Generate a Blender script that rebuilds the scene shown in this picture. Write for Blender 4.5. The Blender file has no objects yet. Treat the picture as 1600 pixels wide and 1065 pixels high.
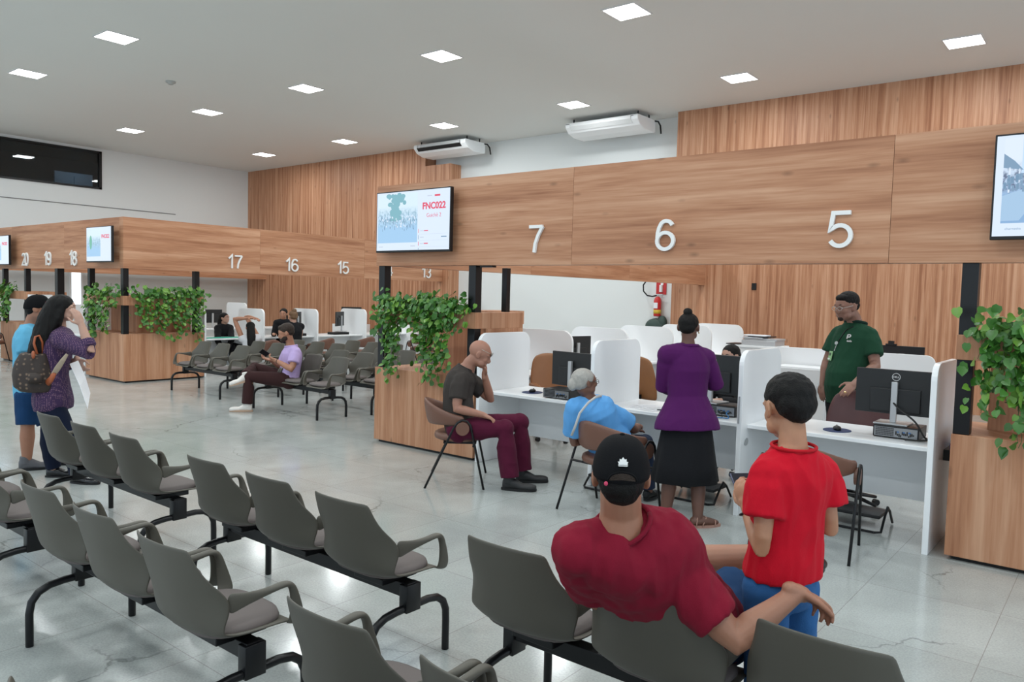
import bpy, bmesh, math, random
from mathutils import Vector, Matrix, noise
import numpy as np

SC = bpy.context.scene
COL = SC.collection
R = math.radians
PI = math.pi
V = Vector

# ------------------------------------------------------------------ camera
EYE = V((0, 0, 1.75)); FPX = 1209.6
_yaw, _pit, _rol = R(38.7405), R(3.3834), R(1.4843)
_f = V((-math.sin(_yaw)*math.cos(_pit), math.cos(_yaw)*math.cos(_pit), -math.sin(_pit)))
_r0 = V((math.cos(_yaw), math.sin(_yaw), 0)); _u0 = _r0.cross(_f)
_r = _r0*math.cos(_rol) + _u0*math.sin(_rol)
_u = -_r0*math.sin(_rol) + _u0*math.cos(_rol)
cam = bpy.data.cameras.new('camera'); cam.lens = FPX/1600*36; cam.sensor_width = 36
cam.clip_start = 0.05; cam.clip_end = 100
co = bpy.data.objects.new('camera', cam); COL.objects.link(co)
co.matrix_world = Matrix(((_r.x, _u.x, -_f.x, 0), (_r.y, _u.y, -_f.y, 0), (_r.z, _u.z, -_f.z, 1.75), (0, 0, 0, 1)))
SC.camera = co
def P(px, py, Y):
    """the point of the place seen at pixel (px, py), at depth plane y = Y"""
    d = _f + _r*((px-800)/FPX) - _u*((py-532.5)/FPX)
    return EYE + d*(Y/d.y)
def PX(px, py, X):
    d = _f + _r*((px-800)/FPX) - _u*((py-532.5)/FPX)
    return EYE + d*(X/d.x)

# ------------------------------------------------------------------ world, lamps, exposure
w = bpy.data.worlds.new('world'); SC.world = w; w.use_nodes = True
bg = w.node_tree.nodes['Background']; bg.inputs[0].default_value = (.74, .88, 1, 1); bg.inputs[1].default_value = 1.15
SC.view_settings.view_transform = 'Standard'; SC.view_settings.look = 'None'
SC.view_settings.exposure = 0.30; SC.view_settings.gamma = 1; SC.view_settings.use_curve_mapping = False
CEIL = 5.55
LX = (1.3, -2.13, -5.49, -8.9, -12.45, -15.95, -19.5)
LY = (-1.45, 2.1, 5.6, 9.1, 12.85)
LAMP_W = 34.5

# ------------------------------------------------------------------ materials
MATS = {}
def mat(name, col, rough=.5, metal=0, bump=0, bscale=60, spec=.5, var=0, vscale=6, sss=0, emit=None, estr=0, sheen=0, trans=0):
    if name in MATS: return MATS[name]
    m = bpy.data.materials.new(name); m.use_nodes = True; nt = m.node_tree; N = nt.nodes; L = nt.links
    b = N['Principled BSDF']
    b.inputs['Base Color'].default_value = (*col, 1); b.inputs['Roughness'].default_value = rough
    b.inputs['Metallic'].default_value = metal; b.inputs['Specular IOR Level'].default_value = spec
    if sheen: b.inputs['Sheen Weight'].default_value = sheen
    if trans: b.inputs['Transmission Weight'].default_value = trans
    if sss:
        b.inputs['Subsurface Weight'].default_value = sss; b.inputs['Subsurface Radius'].default_value = (.02, .008, .004)
        b.inputs['Subsurface Scale'].default_value = 1
    tc = N.new('ShaderNodeTexCoord')
    if var:
        n = N.new('ShaderNodeTexNoise'); n.inputs['Scale'].default_value = vscale; n.inputs['Detail'].default_value = 5
        L.new(tc.outputs['Object'], n.inputs['Vector'])
        mx = N.new('ShaderNodeMix'); mx.data_type = 'RGBA'
        mx.inputs[6].default_value = (*[max(0, c*(1-var)) for c in col], 1); mx.inputs[7].default_value = (*[min(1, c*(1+var)) for c in col], 1)
        L.new(n.outputs['Fac'], mx.inputs[0]); L.new(mx.outputs[2], b.inputs['Base Color'])
    if bump:
        n = N.new('ShaderNodeTexNoise'); n.inputs['Scale'].default_value = bscale; n.inputs['Detail'].default_value = 4
        L.new(tc.outputs['Object'], n.inputs['Vector'])
        bp = N.new('ShaderNodeBump'); bp.inputs['Strength'].default_value = bump; bp.inputs['Distance'].default_value = .004
        L.new(n.outputs['Fac'], bp.inputs['Height']); L.new(bp.outputs[0], b.inputs['Normal'])
    if emit:
        b.inputs['Emission Color'].default_value = (*emit, 1); b.inputs['Emission Strength'].default_value = estr
    MATS[name] = m
    return m

def wood(name, vertical, slat=0, tone=1.0, dark=(.31, .125, .062), mid=(.47, .225, .122), light=(.60, .335, .205)):
    m = bpy.data.materials.new(name); m.use_nodes = True; nt = m.node_tree; N = nt.nodes; L = nt.links
    b = N['Principled BSDF']; b.inputs['Roughness'].default_value = .5; b.inputs['Specular IOR Level'].default_value = .35
    tc = N.new('ShaderNodeTexCoord'); sp = N.new('ShaderNodeSeparateXYZ'); L.new(tc.outputs['Object'], sp.inputs[0])
    def math_(op, a, bb=None):
        n = N.new('ShaderNodeMath'); n.operation = op
        for i, q in enumerate((a, bb)):
            if q is None: continue
            if isinstance(q, (int, float)): n.inputs[i].default_value = q
            else: L.new(q, n.inputs[i])
        return n.outputs[0]
    xy = math_('ADD', sp.outputs[0], sp.outputs[1])
    oi = N.new('ShaderNodeObjectInfo')
    rnd = math_('MULTIPLY', oi.outputs['Random'], 37.0)
    along, across = (sp.outputs[2], xy) if vertical else (xy, sp.outputs[2])
    def coords(sa, sc, off=0):
        c = N.new('ShaderNodeCombineXYZ')
        L.new(math_('MULTIPLY', along, sa), c.inputs[0]); L.new(math_('MULTIPLY', across, sc), c.inputs[1])
        L.new(math_('ADD', rnd, off), c.inputs[2]); return c.outputs[0]
    def noi(v, det, dist=0):
        n = N.new('ShaderNodeTexNoise'); n.inputs['Scale'].default_value = 1; n.inputs['Detail'].default_value = det
        n.inputs['Distortion'].default_value = dist; n.inputs['Roughness'].default_value = .55; L.new(v, n.inputs['Vector']); return n.outputs['Fac']
    big = noi(coords(.45, 7.5 if not slat else 14), 4, .5)
    fine = noi(coords(2.2, 55, 5), 3, .2)
    v = math_('ADD', math_('MULTIPLY', big, .72), math_('MULTIPLY', fine, .28))
    if slat:
        fl = math_('FLOOR', math_('MULTIPLY', across, 1/slat))
        wn = N.new('ShaderNodeTexWhiteNoise'); wn.noise_dimensions = '1D'; L.new(fl, wn.inputs['W'])
        v = math_('ADD', v, math_('MULTIPLY', math_('SUBTRACT', wn.outputs['Value'], .5), .13))
    rp = N.new('ShaderNodeValToRGB'); L.new(v, rp.inputs[0]); e = rp.color_ramp.elements
    e[0].position = .33; e[0].color = (*[c*tone for c in dark], 1); e[1].position = .66; e[1].color = (*[c*tone for c in light], 1)
    k = rp.color_ramp.elements.new(.49); k.color = (*[c*tone for c in mid], 1)
    # small knots
    vo = N.new('ShaderNodeTexVoronoi'); vo.inputs['Scale'].default_value = 1; L.new(coords(2.0, 5.0, 9), vo.inputs['Vector'])
    kn = N.new('ShaderNodeMapRange'); kn.inputs[1].default_value = .02; kn.inputs[2].default_value = .12; kn.inputs[3].default_value = .62; kn.inputs[4].default_value = 1
    L.new(vo.outputs['Distance'], kn.inputs[0])
    mx = N.new('ShaderNodeMix'); mx.data_type = 'RGBA'; mx.blend_type = 'MULTIPLY'; mx.inputs[0].default_value = 1
    L.new(rp.outputs[0], mx.inputs[6]); L.new(kn.outputs[0], mx.inputs[7]); L.new(mx.outputs[2], b.inputs['Base Color'])
    bp = N.new('ShaderNodeBump'); bp.inputs['Strength'].default_value = .12; bp.inputs['Distance'].default_value = .002
    L.new(fine, bp.inputs['Height']); L.new(bp.outputs[0], b.inputs['Normal'])
    MATS[name] = m; return m

WOODH = wood('wood_horizontal_grain', False)
WOODV = wood('wood_vertical_grain', True)
WOODS = wood('wood_slat_wall', True, slat=.042, tone=1.0)
WHITE = mat('white_laminate', (.88, .89, .90), .32)
WALLW = mat('white_wall_paint', (.76, .785, .78), .7, bump=.05, bscale=200)
CEILM = mat('ceiling_paint', (.76, .765, .74), .8, var=.02, vscale=.4)
BLACK = mat('black_metal', (.006, .006, .007), .35, spec=.35)
BLKP = mat('black_plastic', (.010, .010, .011), .42, spec=.35)
DGREY = mat('dark_grey_plastic', (.022, .023, .024), .45, spec=.35)
SILV = mat('silver_plastic', (.52, .53, .54), .35, metal=.4)
SHELL = mat('grey_shell_plastic', (.088, .080, .063), .5, bump=.03, bscale=400)
PAD = mat('seat_pad_fabric', (.145, .122, .115), .85, bump=.3, bscale=500)
BROWN = mat('brown_leatherette', (.165, .075, .05), .45, bump=.15, bscale=150, var=.1)
BURG = mat('burgundy_leather', (.085, .03, .03), .42, bump=.15, bscale=120)
TANL = mat('tan_wood_back', (.30, .125, .045), .4, var=.12, vscale=5)
SIGNW = mat('white_sign_acrylic', (.86, .85, .83), .35)
RED = mat('red_paint', (.55, .02, .02), .35)
YEL = mat('yellow_label', (.65, .45, .04), .5)
DGREEN = mat('dark_green_plastic', (.03, .06, .05), .5)
NAVY = mat('navy_rubber', (.01, .03, .12), .6)
PAPER = mat('white_paper', (.82, .83, .86), .6)
CABLE = mat('black_cable', (.01, .01, .01), .5)
PINKP = mat('reddish_ink', (.7, .05, .12), .5)

def floor_mat():
    m = bpy.data.materials.new('polished_granite_tiles'); m.use_nodes = True; nt = m.node_tree; N = nt.nodes; L = nt.links
    b = N['Principled BSDF']; b.inputs['Specular IOR Level'].default_value = .62
    tc = N.new('ShaderNodeTexCoord'); mp = N.new('ShaderNodeMapping'); mp.inputs['Location'].default_value = (1.22, -2.685, 0)
    L.new(tc.outputs['Object'], mp.inputs[0])
    br = N.new('ShaderNodeTexBrick'); br.offset = 0; br.squash = 1
    br.inputs['Scale'].default_value = 1; br.inputs['Mortar Size'].default_value = .0022; br.inputs['Mortar Smooth'].default_value = .2
    br.inputs['Brick Width'].default_value = .72; br.inputs['Row Height'].default_value = .825; br.inputs['Bias'].default_value = 0
    br.inputs['Color1'].default_value = (.42, .445, .43, 1); br.inputs['Color2'].default_value = (.46, .485, .47, 1); br.inputs['Mortar'].default_value = (.30, .295, .285, 1)
    L.new(mp.outputs[0], br.inputs['Vector'])
    def noi(s, d, r=.6, dist=0):
        n = N.new('ShaderNodeTexNoise'); n.inputs['Scale'].default_value = s; n.inputs['Detail'].default_value = d
        n.inputs['Roughness'].default_value = r; n.inputs['Distortion'].default_value = dist; L.new(tc.outputs['Object'], n.inputs['Vector']); return n
    def rng(src, a, bb, c, d):
        q = N.new('ShaderNodeMapRange'); q.inputs[1].default_value = a; q.inputs[2].default_value = bb; q.inputs[3].default_value = c; q.inputs[4].default_value = d
        L.new(src, q.inputs[0]); return q.outputs[0]
    def mul(a, bb):
        q = N.new('ShaderNodeMix'); q.data_type = 'RGBA'; q.blend_type = 'MULTIPLY'; q.inputs[0].default_value = 1
        L.new(a, q.inputs[6]); L.new(bb, q.inputs[7]); return q.outputs[2]
    c = mul(br.outputs[0], rng(noi(1.3, 6, .6, .8).outputs[0], .3, .7, .88, 1.10))
    c = mul(c, rng(noi(90, 3, .7).outputs[0], .35, .62, .86, 1.06))
    # dark veins and hairline cracks
    vo = N.new('ShaderNodeTexVoronoi'); vo.feature = 'DISTANCE_TO_EDGE'; vo.inputs['Scale'].default_value = .62
    wn = noi(2.2, 5, .6); ad = N.new('ShaderNodeVectorMath'); ad.operation = 'MULTIPLY_ADD'; ad.inputs[1].default_value = (.5, .5, .5)
    L.new(wn.outputs['Color'], ad.inputs[0]); L.new(tc.outputs['Object'], ad.inputs[2]); L.new(ad.outputs[0], vo.inputs['Vector'])
    vein = rng(vo.outputs['Distance'], 0, .008, 0, 1)
    msk = rng(noi(.9, 2).outputs[0], .50, .62, 0, .5)
    vm = N.new('ShaderNodeMath'); vm.operation = 'SUBTRACT'; vm.inputs[0].default_value = 1; L.new(vein, vm.inputs[1])
    v2 = N.new('ShaderNodeMath'); v2.operation = 'MULTIPLY'; L.new(vm.outputs[0], v2.inputs[0]); L.new(msk, v2.inputs[1])
    v3 = N.new('ShaderNodeMath'); v3.operation = 'SUBTRACT'; v3.inputs[0].default_value = 1; L.new(v2.outputs[0], v3.inputs[1])
    c = mul(c, v3.outputs[0])
    L.new(c, b.inputs['Base Color'])
    L.new(rng(noi(4, 4).outputs[0], .3, .7, .10, .20), b.inputs['Roughness'])
    return m

# ------------------------------------------------------------------ mesh helpers
class MB:
    def __init__(s): s.v = []; s.f = []
    def add(s, vs, fs):
        o = len(s.v); s.v += [tuple(q) for q in vs]; s.f += [tuple(i+o for i in f) for f in fs]; return s
    def box(s, x0, y0, z0, x1, y1, z1):
        x0, x1 = min(x0, x1), max(x0, x1); y0, y1 = min(y0, y1), max(y0, y1); z0, z1 = min(z0, z1), max(z0, z1)
        return s.add([(x0, y0, z0), (x1, y0, z0), (x1, y1, z0), (x0, y1, z0), (x0, y0, z1), (x1, y0, z1), (x1, y1, z1), (x0, y1, z1)],
              [(0, 3, 2, 1), (4, 5, 6, 7), (0, 1, 5, 4), (1, 2, 6, 5), (2, 3, 7, 6), (3, 0, 4, 7)])
    def prism(s, poly, ax, a, b):
        """extrude a 2D polygon along axis ax from a to b; poly in the two remaining axes in order"""
        def mk(p, t):
            if ax == 'x': return (t, p[0], p[1])
            if ax == 'y': return (p[0], t, p[1])
            return (p[0], p[1], t)
        n = len(poly); vs = [mk(p, a) for p in poly] + [mk(p, b) for p in poly]
        return s.add(vs, [tuple(range(n))[::-1], tuple(range(n, 2*n))] + [(i, (i+1) % n, n+(i+1) % n, n+i) for i in range(n)])
    def tube(s, pts, rad, n=10, cap='flat', up=None, ell=1.0):
        pts = [V(p) for p in pts]; m = len(pts)
        rad = [rad]*m if isinstance(rad, (int, float)) else list(rad)
        if cap == 'round':
            d0 = (pts[0]-pts[1]).normalized(); d1 = (pts[-1]-pts[-2]).normalized()
            r0, r1 = rad[0], rad[-1]
            pre = [(pts[0]+d0*r0*math.sin(a), r0*math.cos(a)) for a in (R(78), R(50), R(25))]
            post = [(pts[-1]+d1*r1*math.sin(a), r1*math.cos(a)) for a in (R(25), R(50), R(78))]
            pts = [p for p, _ in pre]+pts+[p for p, _ in post]; rad = [q for _, q in pre]+rad+[q for _, q in post]; m = len(pts)
        T = []
        for i in range(m):
            d = pts[min(i+1, m-1)]-pts[max(i-1, 0)]; T.append(d.normalized() if d.length > 1e-9 else V((0, 0, 1)))
        u = up and V(up) or (V((0, 0, 1)) if abs(T[0].z) < .9 else V((1, 0, 0)))
        u = (u - T[0]*u.dot(T[0])).normalized(); vs = []
        for i in range(m):
            u = (u - T[i]*u.dot(T[i])).normalized(); ww = T[i].cross(u)
            for k in range(n):
                a = 2*PI*k/n; vs.append(pts[i]+u*(math.cos(a)*rad[i])+ww*(math.sin(a)*rad[i]*ell))
        fs = [(i*n+k, i*n+(k+1) % n, (i+1)*n+(k+1) % n, (i+1)*n+k) for i in range(m-1) for k in range(n)]
        fs += [tuple(range(n))[::-1], tuple(range((m-1)*n, m*n))]
        return s.add(vs, fs)
    def rings(s, rs, n=24):
        """rs: list of (centre, vector U, vector V) ellipses"""
        vs = []
        for c, U, W in rs:
            for k in range(n):
                a = 2*PI*k/n; vs.append(V(c)+V(U)*math.cos(a)+V(W)*math.sin(a))
        m = len(rs)
        fs = [(i*n+k, i*n+(k+1) % n, (i+1)*n+(k+1) % n, (i+1)*n+k) for i in range(m-1) for k in range(n)]
        fs += [tuple(range(n))[::-1], tuple(range((m-1)*n, m*n))]
        return s.add(vs, fs)
    def ball(s, c, r, rot=None, nu=16, nv=10):
        c = V(c); r = (r, r, r) if isinstance(r, (int, float)) else r
        vs = [V((0, 0, -r[2]))]
        for j in range(1, nv):
            b = -PI/2+PI*j/nv
            for k in range(nu):
                a = 2*PI*k/nu; vs.append(V((r[0]*math.cos(b)*math.cos(a), r[1]*math.cos(b)*math.sin(a), r[2]*math.sin(b))))
        vs.append(V((0, 0, r[2])))
        if rot is not None: vs = [rot @ q for q in vs]
        vs = [q+c for q in vs]; fs = []
        for k in range(nu): fs.append((0, 1+(k+1) % nu, 1+k))
        for j in range(nv-2):
            for k in range(nu): fs.append((1+j*nu+k, 1+j*nu+(k+1) % nu, 1+(j+1)*nu+(k+1) % nu, 1+(j+1)*nu+k))
        t = len(vs)-1; o = 1+(nv-2)*nu
        for k in range(nu): fs.append((o+k, o+(k+1) % nu, t))
        return s.add(vs, fs)
    def mesh(s, name):
        me = bpy.data.meshes.new(name); me.from_pydata(s.v, [], s.f); me.update(); return me

def bake(o):
    bpy.context.view_layer.update()
    dg = bpy.context.evaluated_depsgraph_get(); e = o.evaluated_get(dg)
    me = bpy.data.meshes.new_from_object(e); o.modifiers.clear(); old = o.data; o.data = me
    bpy.data.meshes.remove(old); return o
def put(name, mb, m, parent=None, smooth=False, bevel=0, sub=0, solid=0, loc=None, rz=0, autosmooth=False):
    me = mb.mesh(name) if isinstance(mb, MB) else mb
    bm = bmesh.new(); bm.from_mesh(me); bmesh.ops.recalc_face_normals(bm, faces=bm.faces); bm.to_mesh(me); bm.free()
    o = bpy.data.objects.new(name, me); COL.objects.link(o)
    me.materials.clear(); me.materials.append(m)
    if loc is not None: o.location = loc
    if rz: o.rotation_euler.z = rz
    if solid:
        q = o.modifiers.new('s', 'SOLIDIFY'); q.thickness = solid; q.offset = 0
    if bevel:
        q = o.modifiers.new('b', 'BEVEL'); q.width = bevel; q.segments = 2; q.limit_method = 'ANGLE'; q.angle_limit = R(40)
    if sub:
        q = o.modifiers.new('u', 'SUBSURF'); q.levels = sub; q.render_levels = sub
    if solid or bevel or sub: bake(o)
    if smooth:
        for p in o.data.polygons: p.use_smooth = True
    elif bevel:
        for p in o.data.polygons: p.use_smooth = False
    if parent: o.parent = parent
    return o
def tag(o, label=None, cat=None, group=None, kind=None):
    if label: o['label'] = label
    if cat: o['category'] = cat
    if group: o['group'] = group
    if kind: o['kind'] = kind
    return o
def thing(name, label, cat, loc=(0, 0, 0), rz=0, group=None):
    o = bpy.data.objects.new(name, None); COL.objects.link(o); o.location = loc; o.rotation_euler.z = rz
    o.empty_display_size = .1
    return tag(o, label, cat, group)
def struct(name, mb, m, **k): return tag(put(name, mb, m, **k), kind='structure')
def dup(root, loc, rz=0, label=None, group=None):
    def cp(o, par):
        c = o.copy(); COL.objects.link(c); c.parent = par
        for ch in kids.get(o.name, []): cp(ch, c)
        return c
    kids = {}
    for o in COL.objects:
        if o.parent: kids.setdefault(o.parent.name, []).append(o)
    r = cp(root, None); r.location = loc; r.rotation_euler.z = rz
    if label: r['label'] = label
    if group: r['group'] = group
    return r
def rrect(x0, z0, x1, z1, r, seg=6, corners=(1, 1, 1, 1)):
    """rounded rectangle polygon; corners bl, br, tr, tl"""
    out = []
    cs = [(x0, z0, 180, corners[0]), (x1, z0, 270, corners[1]), (x1, z1, 0, corners[2]), (x0, z1, 90, corners[3])]
    sg = [(1, 1), (-1, 1), (-1, -1), (1, -1)]
    for (x, z, a0, on), (sx, sz) in zip(cs, sg):
        if not on: out.append((x, z)); continue
        cx_, cz_ = x+sx*r, z+sz*r
        for k in range(seg+1):
            a = R(a0+90*k/seg); out.append((cx_+r*math.cos(a), cz_+r*math.sin(a)))
    return out
# ------------------------------------------------------------------ the setting
struct('floor', MB().box(-23.2, -7, -.1, 6.5, 15.2, 0), floor_mat())
struct('ceiling', MB().box(-23.2, -7, CEIL, 6.5, 15.2, CEIL+.15), CEILM)
wy0, wy1, wz0, wz1 = 5.6, 9.87, 4.42, 5.47
m = MB().box(-23.1, -7, 0, -22.9, 9.0, wz0).box(-23.1, 9.0, 2.25, -22.9, 9.35, wz0).box(-23.1, 9.35, 0, -22.9, 15.2, wz0)
m.box(-23.1, -7, wz0, -22.9, wy0, CEIL).box(-23.1, wy1, wz0, -22.9, 15.2, CEIL).box(-23.1, wy0, wz1, -22.9, wy1, CEIL)
struct('wall_left', m, WALLW)
struct('trim_1', MB().box(-22.9, 2, 3.925, -22.885, 12.03, 3.945), mat('shadow_gap_grey', (.16, .16, .16), .6))
# the back wall: white centre between two wood clad parts
struct('wall_back', MB().box(-23.2, 14.9, 0, 6.5, 15.1, CEIL), WALLW)
struct('wall_back_left', MB().box(-22.9, 14.5, 0, -14.7, 14.9, CEIL).box(-14.7, 14.5, 0, -13.79, 14.9, 5.06), WOODS)
struct('wall_back_right', MB().box(-7.46, 14.5, 0, 6.5, 14.9, CEIL), WOODS)
struct('wall_socket', MB().box(-5.74, 14.47, 1.98, -5.64, 14.5, 2.12), BLKP, bevel=.006) if False else None
# upstairs window onto a dark room
m = MB()
for a in ((-22.96, wy0, wz0, -22.86, wy1, wz0+.05), (-22.96, wy0, wz1-.05, -22.86, wy1, wz1), (-22.96, wy0, wz0, -22.86, wy0+.05, wz1), (-22.96, wy1-.07, wz0, -22.86, wy1, wz1)): m.box(*a)
struct('window_1', m, BLACK)
gl = mat('dark_window_glass', (.35, .42, .46), .02, trans=1.0, spec=.7)
pane = struct('window_pane', MB().box(-22.93, wy0+.05, wz0+.05, -22.92, wy1-.07, wz1-.05), gl)
dk = mat('unlit_room_darkness', (.006, .007, .008), .8)  # near-black colour stands in for the darkness of the unlit room
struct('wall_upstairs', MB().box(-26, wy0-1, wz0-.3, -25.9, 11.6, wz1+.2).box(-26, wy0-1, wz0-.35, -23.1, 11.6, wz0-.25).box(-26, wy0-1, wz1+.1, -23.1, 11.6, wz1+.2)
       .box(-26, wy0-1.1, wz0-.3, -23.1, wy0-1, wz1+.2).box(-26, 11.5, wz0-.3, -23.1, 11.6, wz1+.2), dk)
struct('wall_corridor', MB().box(-25.89, 9.75, wz0-.1, -25.8, 10.85, wz1-.30).box(-25.80, 10.3, wz0-.1, -25.76, 10.55, wz1-.42), mat('corridor_paint', (.35, .45, .55), .6))
lt = bpy.data.lights.new('corridor_light', 'AREA'); lt.energy = 3.5; lt.size = .8; lt.color = (.8, .9, 1)
lo = bpy.data.objects.new('corridor_light', lt); COL.objects.link(lo); lo.location = (-25.0, 10.3, wz1-.05); lo.rotation_euler = (0, R(50), 0)
# doorway to the bright outside in the left wall
dm = MB()
for a in ((-22.97, 9.0, 0, -22.87, 9.05, 2.25), (-22.97, 9.30, 0, -22.87, 9.35, 2.25), (-22.97, 9.0, 2.2, -22.87, 9.35, 2.25)): dm.box(*a)
struct('door_1', dm, WHITE)
struct('window_2', MB().box(-22.95, 9.05, .02, -22.93, 9.30, 2.2), mat('daylit_glass', (.8, .85, .9), .2, emit=(.85, .95, 1), estr=1.1))

# ------------------------------------------------------------------ lamps
DIFF = mat('lamp_diffuser', (.9, .9, .9), .5, emit=(1, .99, .97), estr=9)
FRM = mat('lamp_frame_white', (.7, .7, .7), .5)
names = {(-2.13, 12.85): 'far right end of the back row, over counter 5', (-5.49, 12.85): 'over the wood back wall, right of the air conditioners',
         (-8.9, 12.85): 'just in front of the right air conditioner', (-12.45, 12.85): 'just in front of the left air conditioner',
         (-15.95, 12.85): 'in the back row over numbers 15 and 16', (-19.5, 12.85): 'in the far left back corner',
         (-5.49, 9.1): 'cut by the top edge of the photo', (-8.9, 9.1): 'largest one near the middle of the ceiling',
         (-12.45, 9.1): 'middle row, between the largest one and the left wall', (-15.95, 9.1): 'middle row, third from the left wall end',
         (-19.5, 9.1): 'middle row, nearest the dark upstairs window', (-12.45, 5.6): 'upper left, the larger one of the near row', (-15.95, 5.6): 'upper left corner of the photo, above the dark window'}
lamp0 = None
def lamp_label(x, y): return 'square recessed white ceiling panel light, ' + names.get((x, y), 'outside the picture')
for x in LX:
    for y in LY:
        seen = (x, y) in names
        al = bpy.data.lights.new('panel_light', 'AREA'); al.shape = 'SQUARE'; al.size = .46; al.energy = LAMP_W; al.color = (.93, .99, 1.0)
        ao = bpy.data.objects.new('panel_light', al); COL.objects.link(ao); ao.location = (x, y, CEIL-.03)
        if not seen: continue
        t = thing('ceiling_light', lamp_label(x, y), 'ceiling light', (x, y, CEIL), 0, 'recessed ceiling lights')
        f = MB(); a, b_, h = .25, .232, .012
        f.box(-a, -a, -h, a, -b_, -.001).box(-a, b_, -h, a, a, -.001).box(-a, -b_, -h, -b_, b_, -.001).box(b_, -b_, -h, a, b_, -.001)
        put('frame', f, FRM, t)
        put('diffuser', MB().box(-b_, -b_, -.008, b_, b_, -.002), DIFF, t)
tag(put('smoke_detector', MB().tube([(-14.2, 7.37, CEIL), (-14.2, 7.37, CEIL-.03)], [.09, .085], 24).tube([(-14.2, 7.37, CEIL-.03), (-14.2, 7.37, CEIL-.06)], [.06, .045], 20), mat('detector_grey', (.42, .42, .40), .6), smooth=False),
    'small round grey smoke detector on the ceiling, upper left', 'smoke detector')

# ------------------------------------------------------------------ air conditioners under the ceiling
def aircon(x0, x1, label, grille):
    t = thing('air_conditioner', label, 'air conditioner', ((x0+x1)/2, 14.2, CEIL), 0, 'ceiling air conditioners')
    w2 = (x1-x0)/2; zt, zb = -.10, -.36
    prof = [(-.40, zt), (-.42, zt-.03), (-.41, -.20), (-.30, -.30), (-.1, zb), (.30, zb), (.33, -.33), (.33, zt)]
    put('casing', MB().prism(prof, 'x', -w2, w2), WHITE, t, bevel=.015)
    gv = put('air_outlet', MB().prism([(-.432, -.125), (-.432, -.185), (-.36, -.262), (-.34, -.245), (-.40, -.18), (-.40, -.125)], 'x', -w2+.12, w2-.16), BLKP if grille else mat('closed_flap_white', (.74, .75, .75), .4), t)
    if grille:
        b = MB()
        for k in range(34):
            xx = -w2+.14+k*(2*w2-.32)/33
            b.box(xx-.008, -.44, -.19, xx+.008, -.40, -.12)
        b.box(-w2+.12, -.438, -.160, w2-.16, -.40, -.150)
        put('grille', b, WHITE, gv)
    else:
        put('flap_line', MB().box(-w2+.02, -.425, -.135, w2-.1, -.418, -.125), BLKP, gv)
    for s in (-1, 1):
        for yy in (-.25, .2): put('hanging_bracket', MB().box(s*(w2-.10)-.01, yy, -.12, s*(w2-.10)+.01, yy+.03, 0), DGREY, t)
    put('pipe', MB().tube([(w2-.03, .28, -.12), (w2+.05, .34, -.13), (w2+.06, .42, -.2), (w2+.06, .46, -.36)], .018, 8), BLKP, t, smooth=True)
aircon(-14.40, -12.65, 'white ceiling air conditioner with dark open grille, left of the two', True)
aircon(-9.75, -7.98, 'white ceiling air conditioner with closed flap, right of the two', False)

# ------------------------------------------------------------------ overhead wood fascias with posts
FZ0, FZ1, FT = 2.05, 2.957, .15
def plabel(): return None
f1 = thing('overhead_fascia', 'long wood overhead fascia carrying the numbers 7, 6 and 5 above the near counters', 'fascia', (-6.88, 6.03, 0))
def part_at(name, mb, m, root, **k):
    """mesh given in world coordinates, parented to a thing standing at its own base"""
    o = put(name, mb, m, **k); o.parent = root; o.matrix_parent_inverse = Matrix.Translation(-root.location) if not root.rotation_euler.z else root.matrix_basis.inverted()
    return o
for a, b in ((-6.88, -4.15), (-4.147, -1.40), (-1.397, 1.35), (1.353, 4.1)):
    part_at('fascia_panel', MB().box(a, 6.03, FZ0, b, 6.03+FT, FZ1), WOODH, f1)
for a, b in ((6.18, 8.78), (8.783, 11.53), (11.533, 14.5)):
    part_at('fascia_panel', MB().box(-6.88, a, FZ0, -6.73, b, FZ1), WOODH, f1)
def post(root, x, y, z0=.876, w_=.10, z1=FZ0):
    part_at('post', MB().box(x, y, z0, x+w_, y+w_, z1), BLACK, root, bevel=.004)
part_at('bracket', MB().box(-5.33, 6.08, 2.03, -5.16, 6.14, 2.05), BLACK, f1)
f2 = thing('overhead_fascia', 'wood overhead fascia ring of the far left counters with numbers 13 to 20', 'fascia', (-14.0, 6.4, 0))
for a, b in ((6.4, 9.15), (9.153, 11.9), (11.903, 14.5)):
    part_at('fascia_panel', MB().box(-14.15, a, FZ0, -14.0, b, FZ1), WOODH, f2)
for a, b in ((-14.15, -16.5), (-16.503, -19.25), (-19.253, -22.0)):
    part_at('fascia_panel', MB().box(b, 6.4, FZ0, a, 6.55, FZ1), WOODH, f2)
for a, b in ((6.55, 9.15), (9.153, 11.9), (11.903, 14.5)):
    part_at('fascia_panel', MB().box(-22.0, a, FZ0, -21.85, b, FZ1), WOODH, f2)
tag(put('support_post', MB().box(-17.0, 6.41, 0, -16.86, 6.54, FZ0), BLACK, bevel=.004), 'black square post behind the couple, between numbers 19 and 18', 'post')

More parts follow.
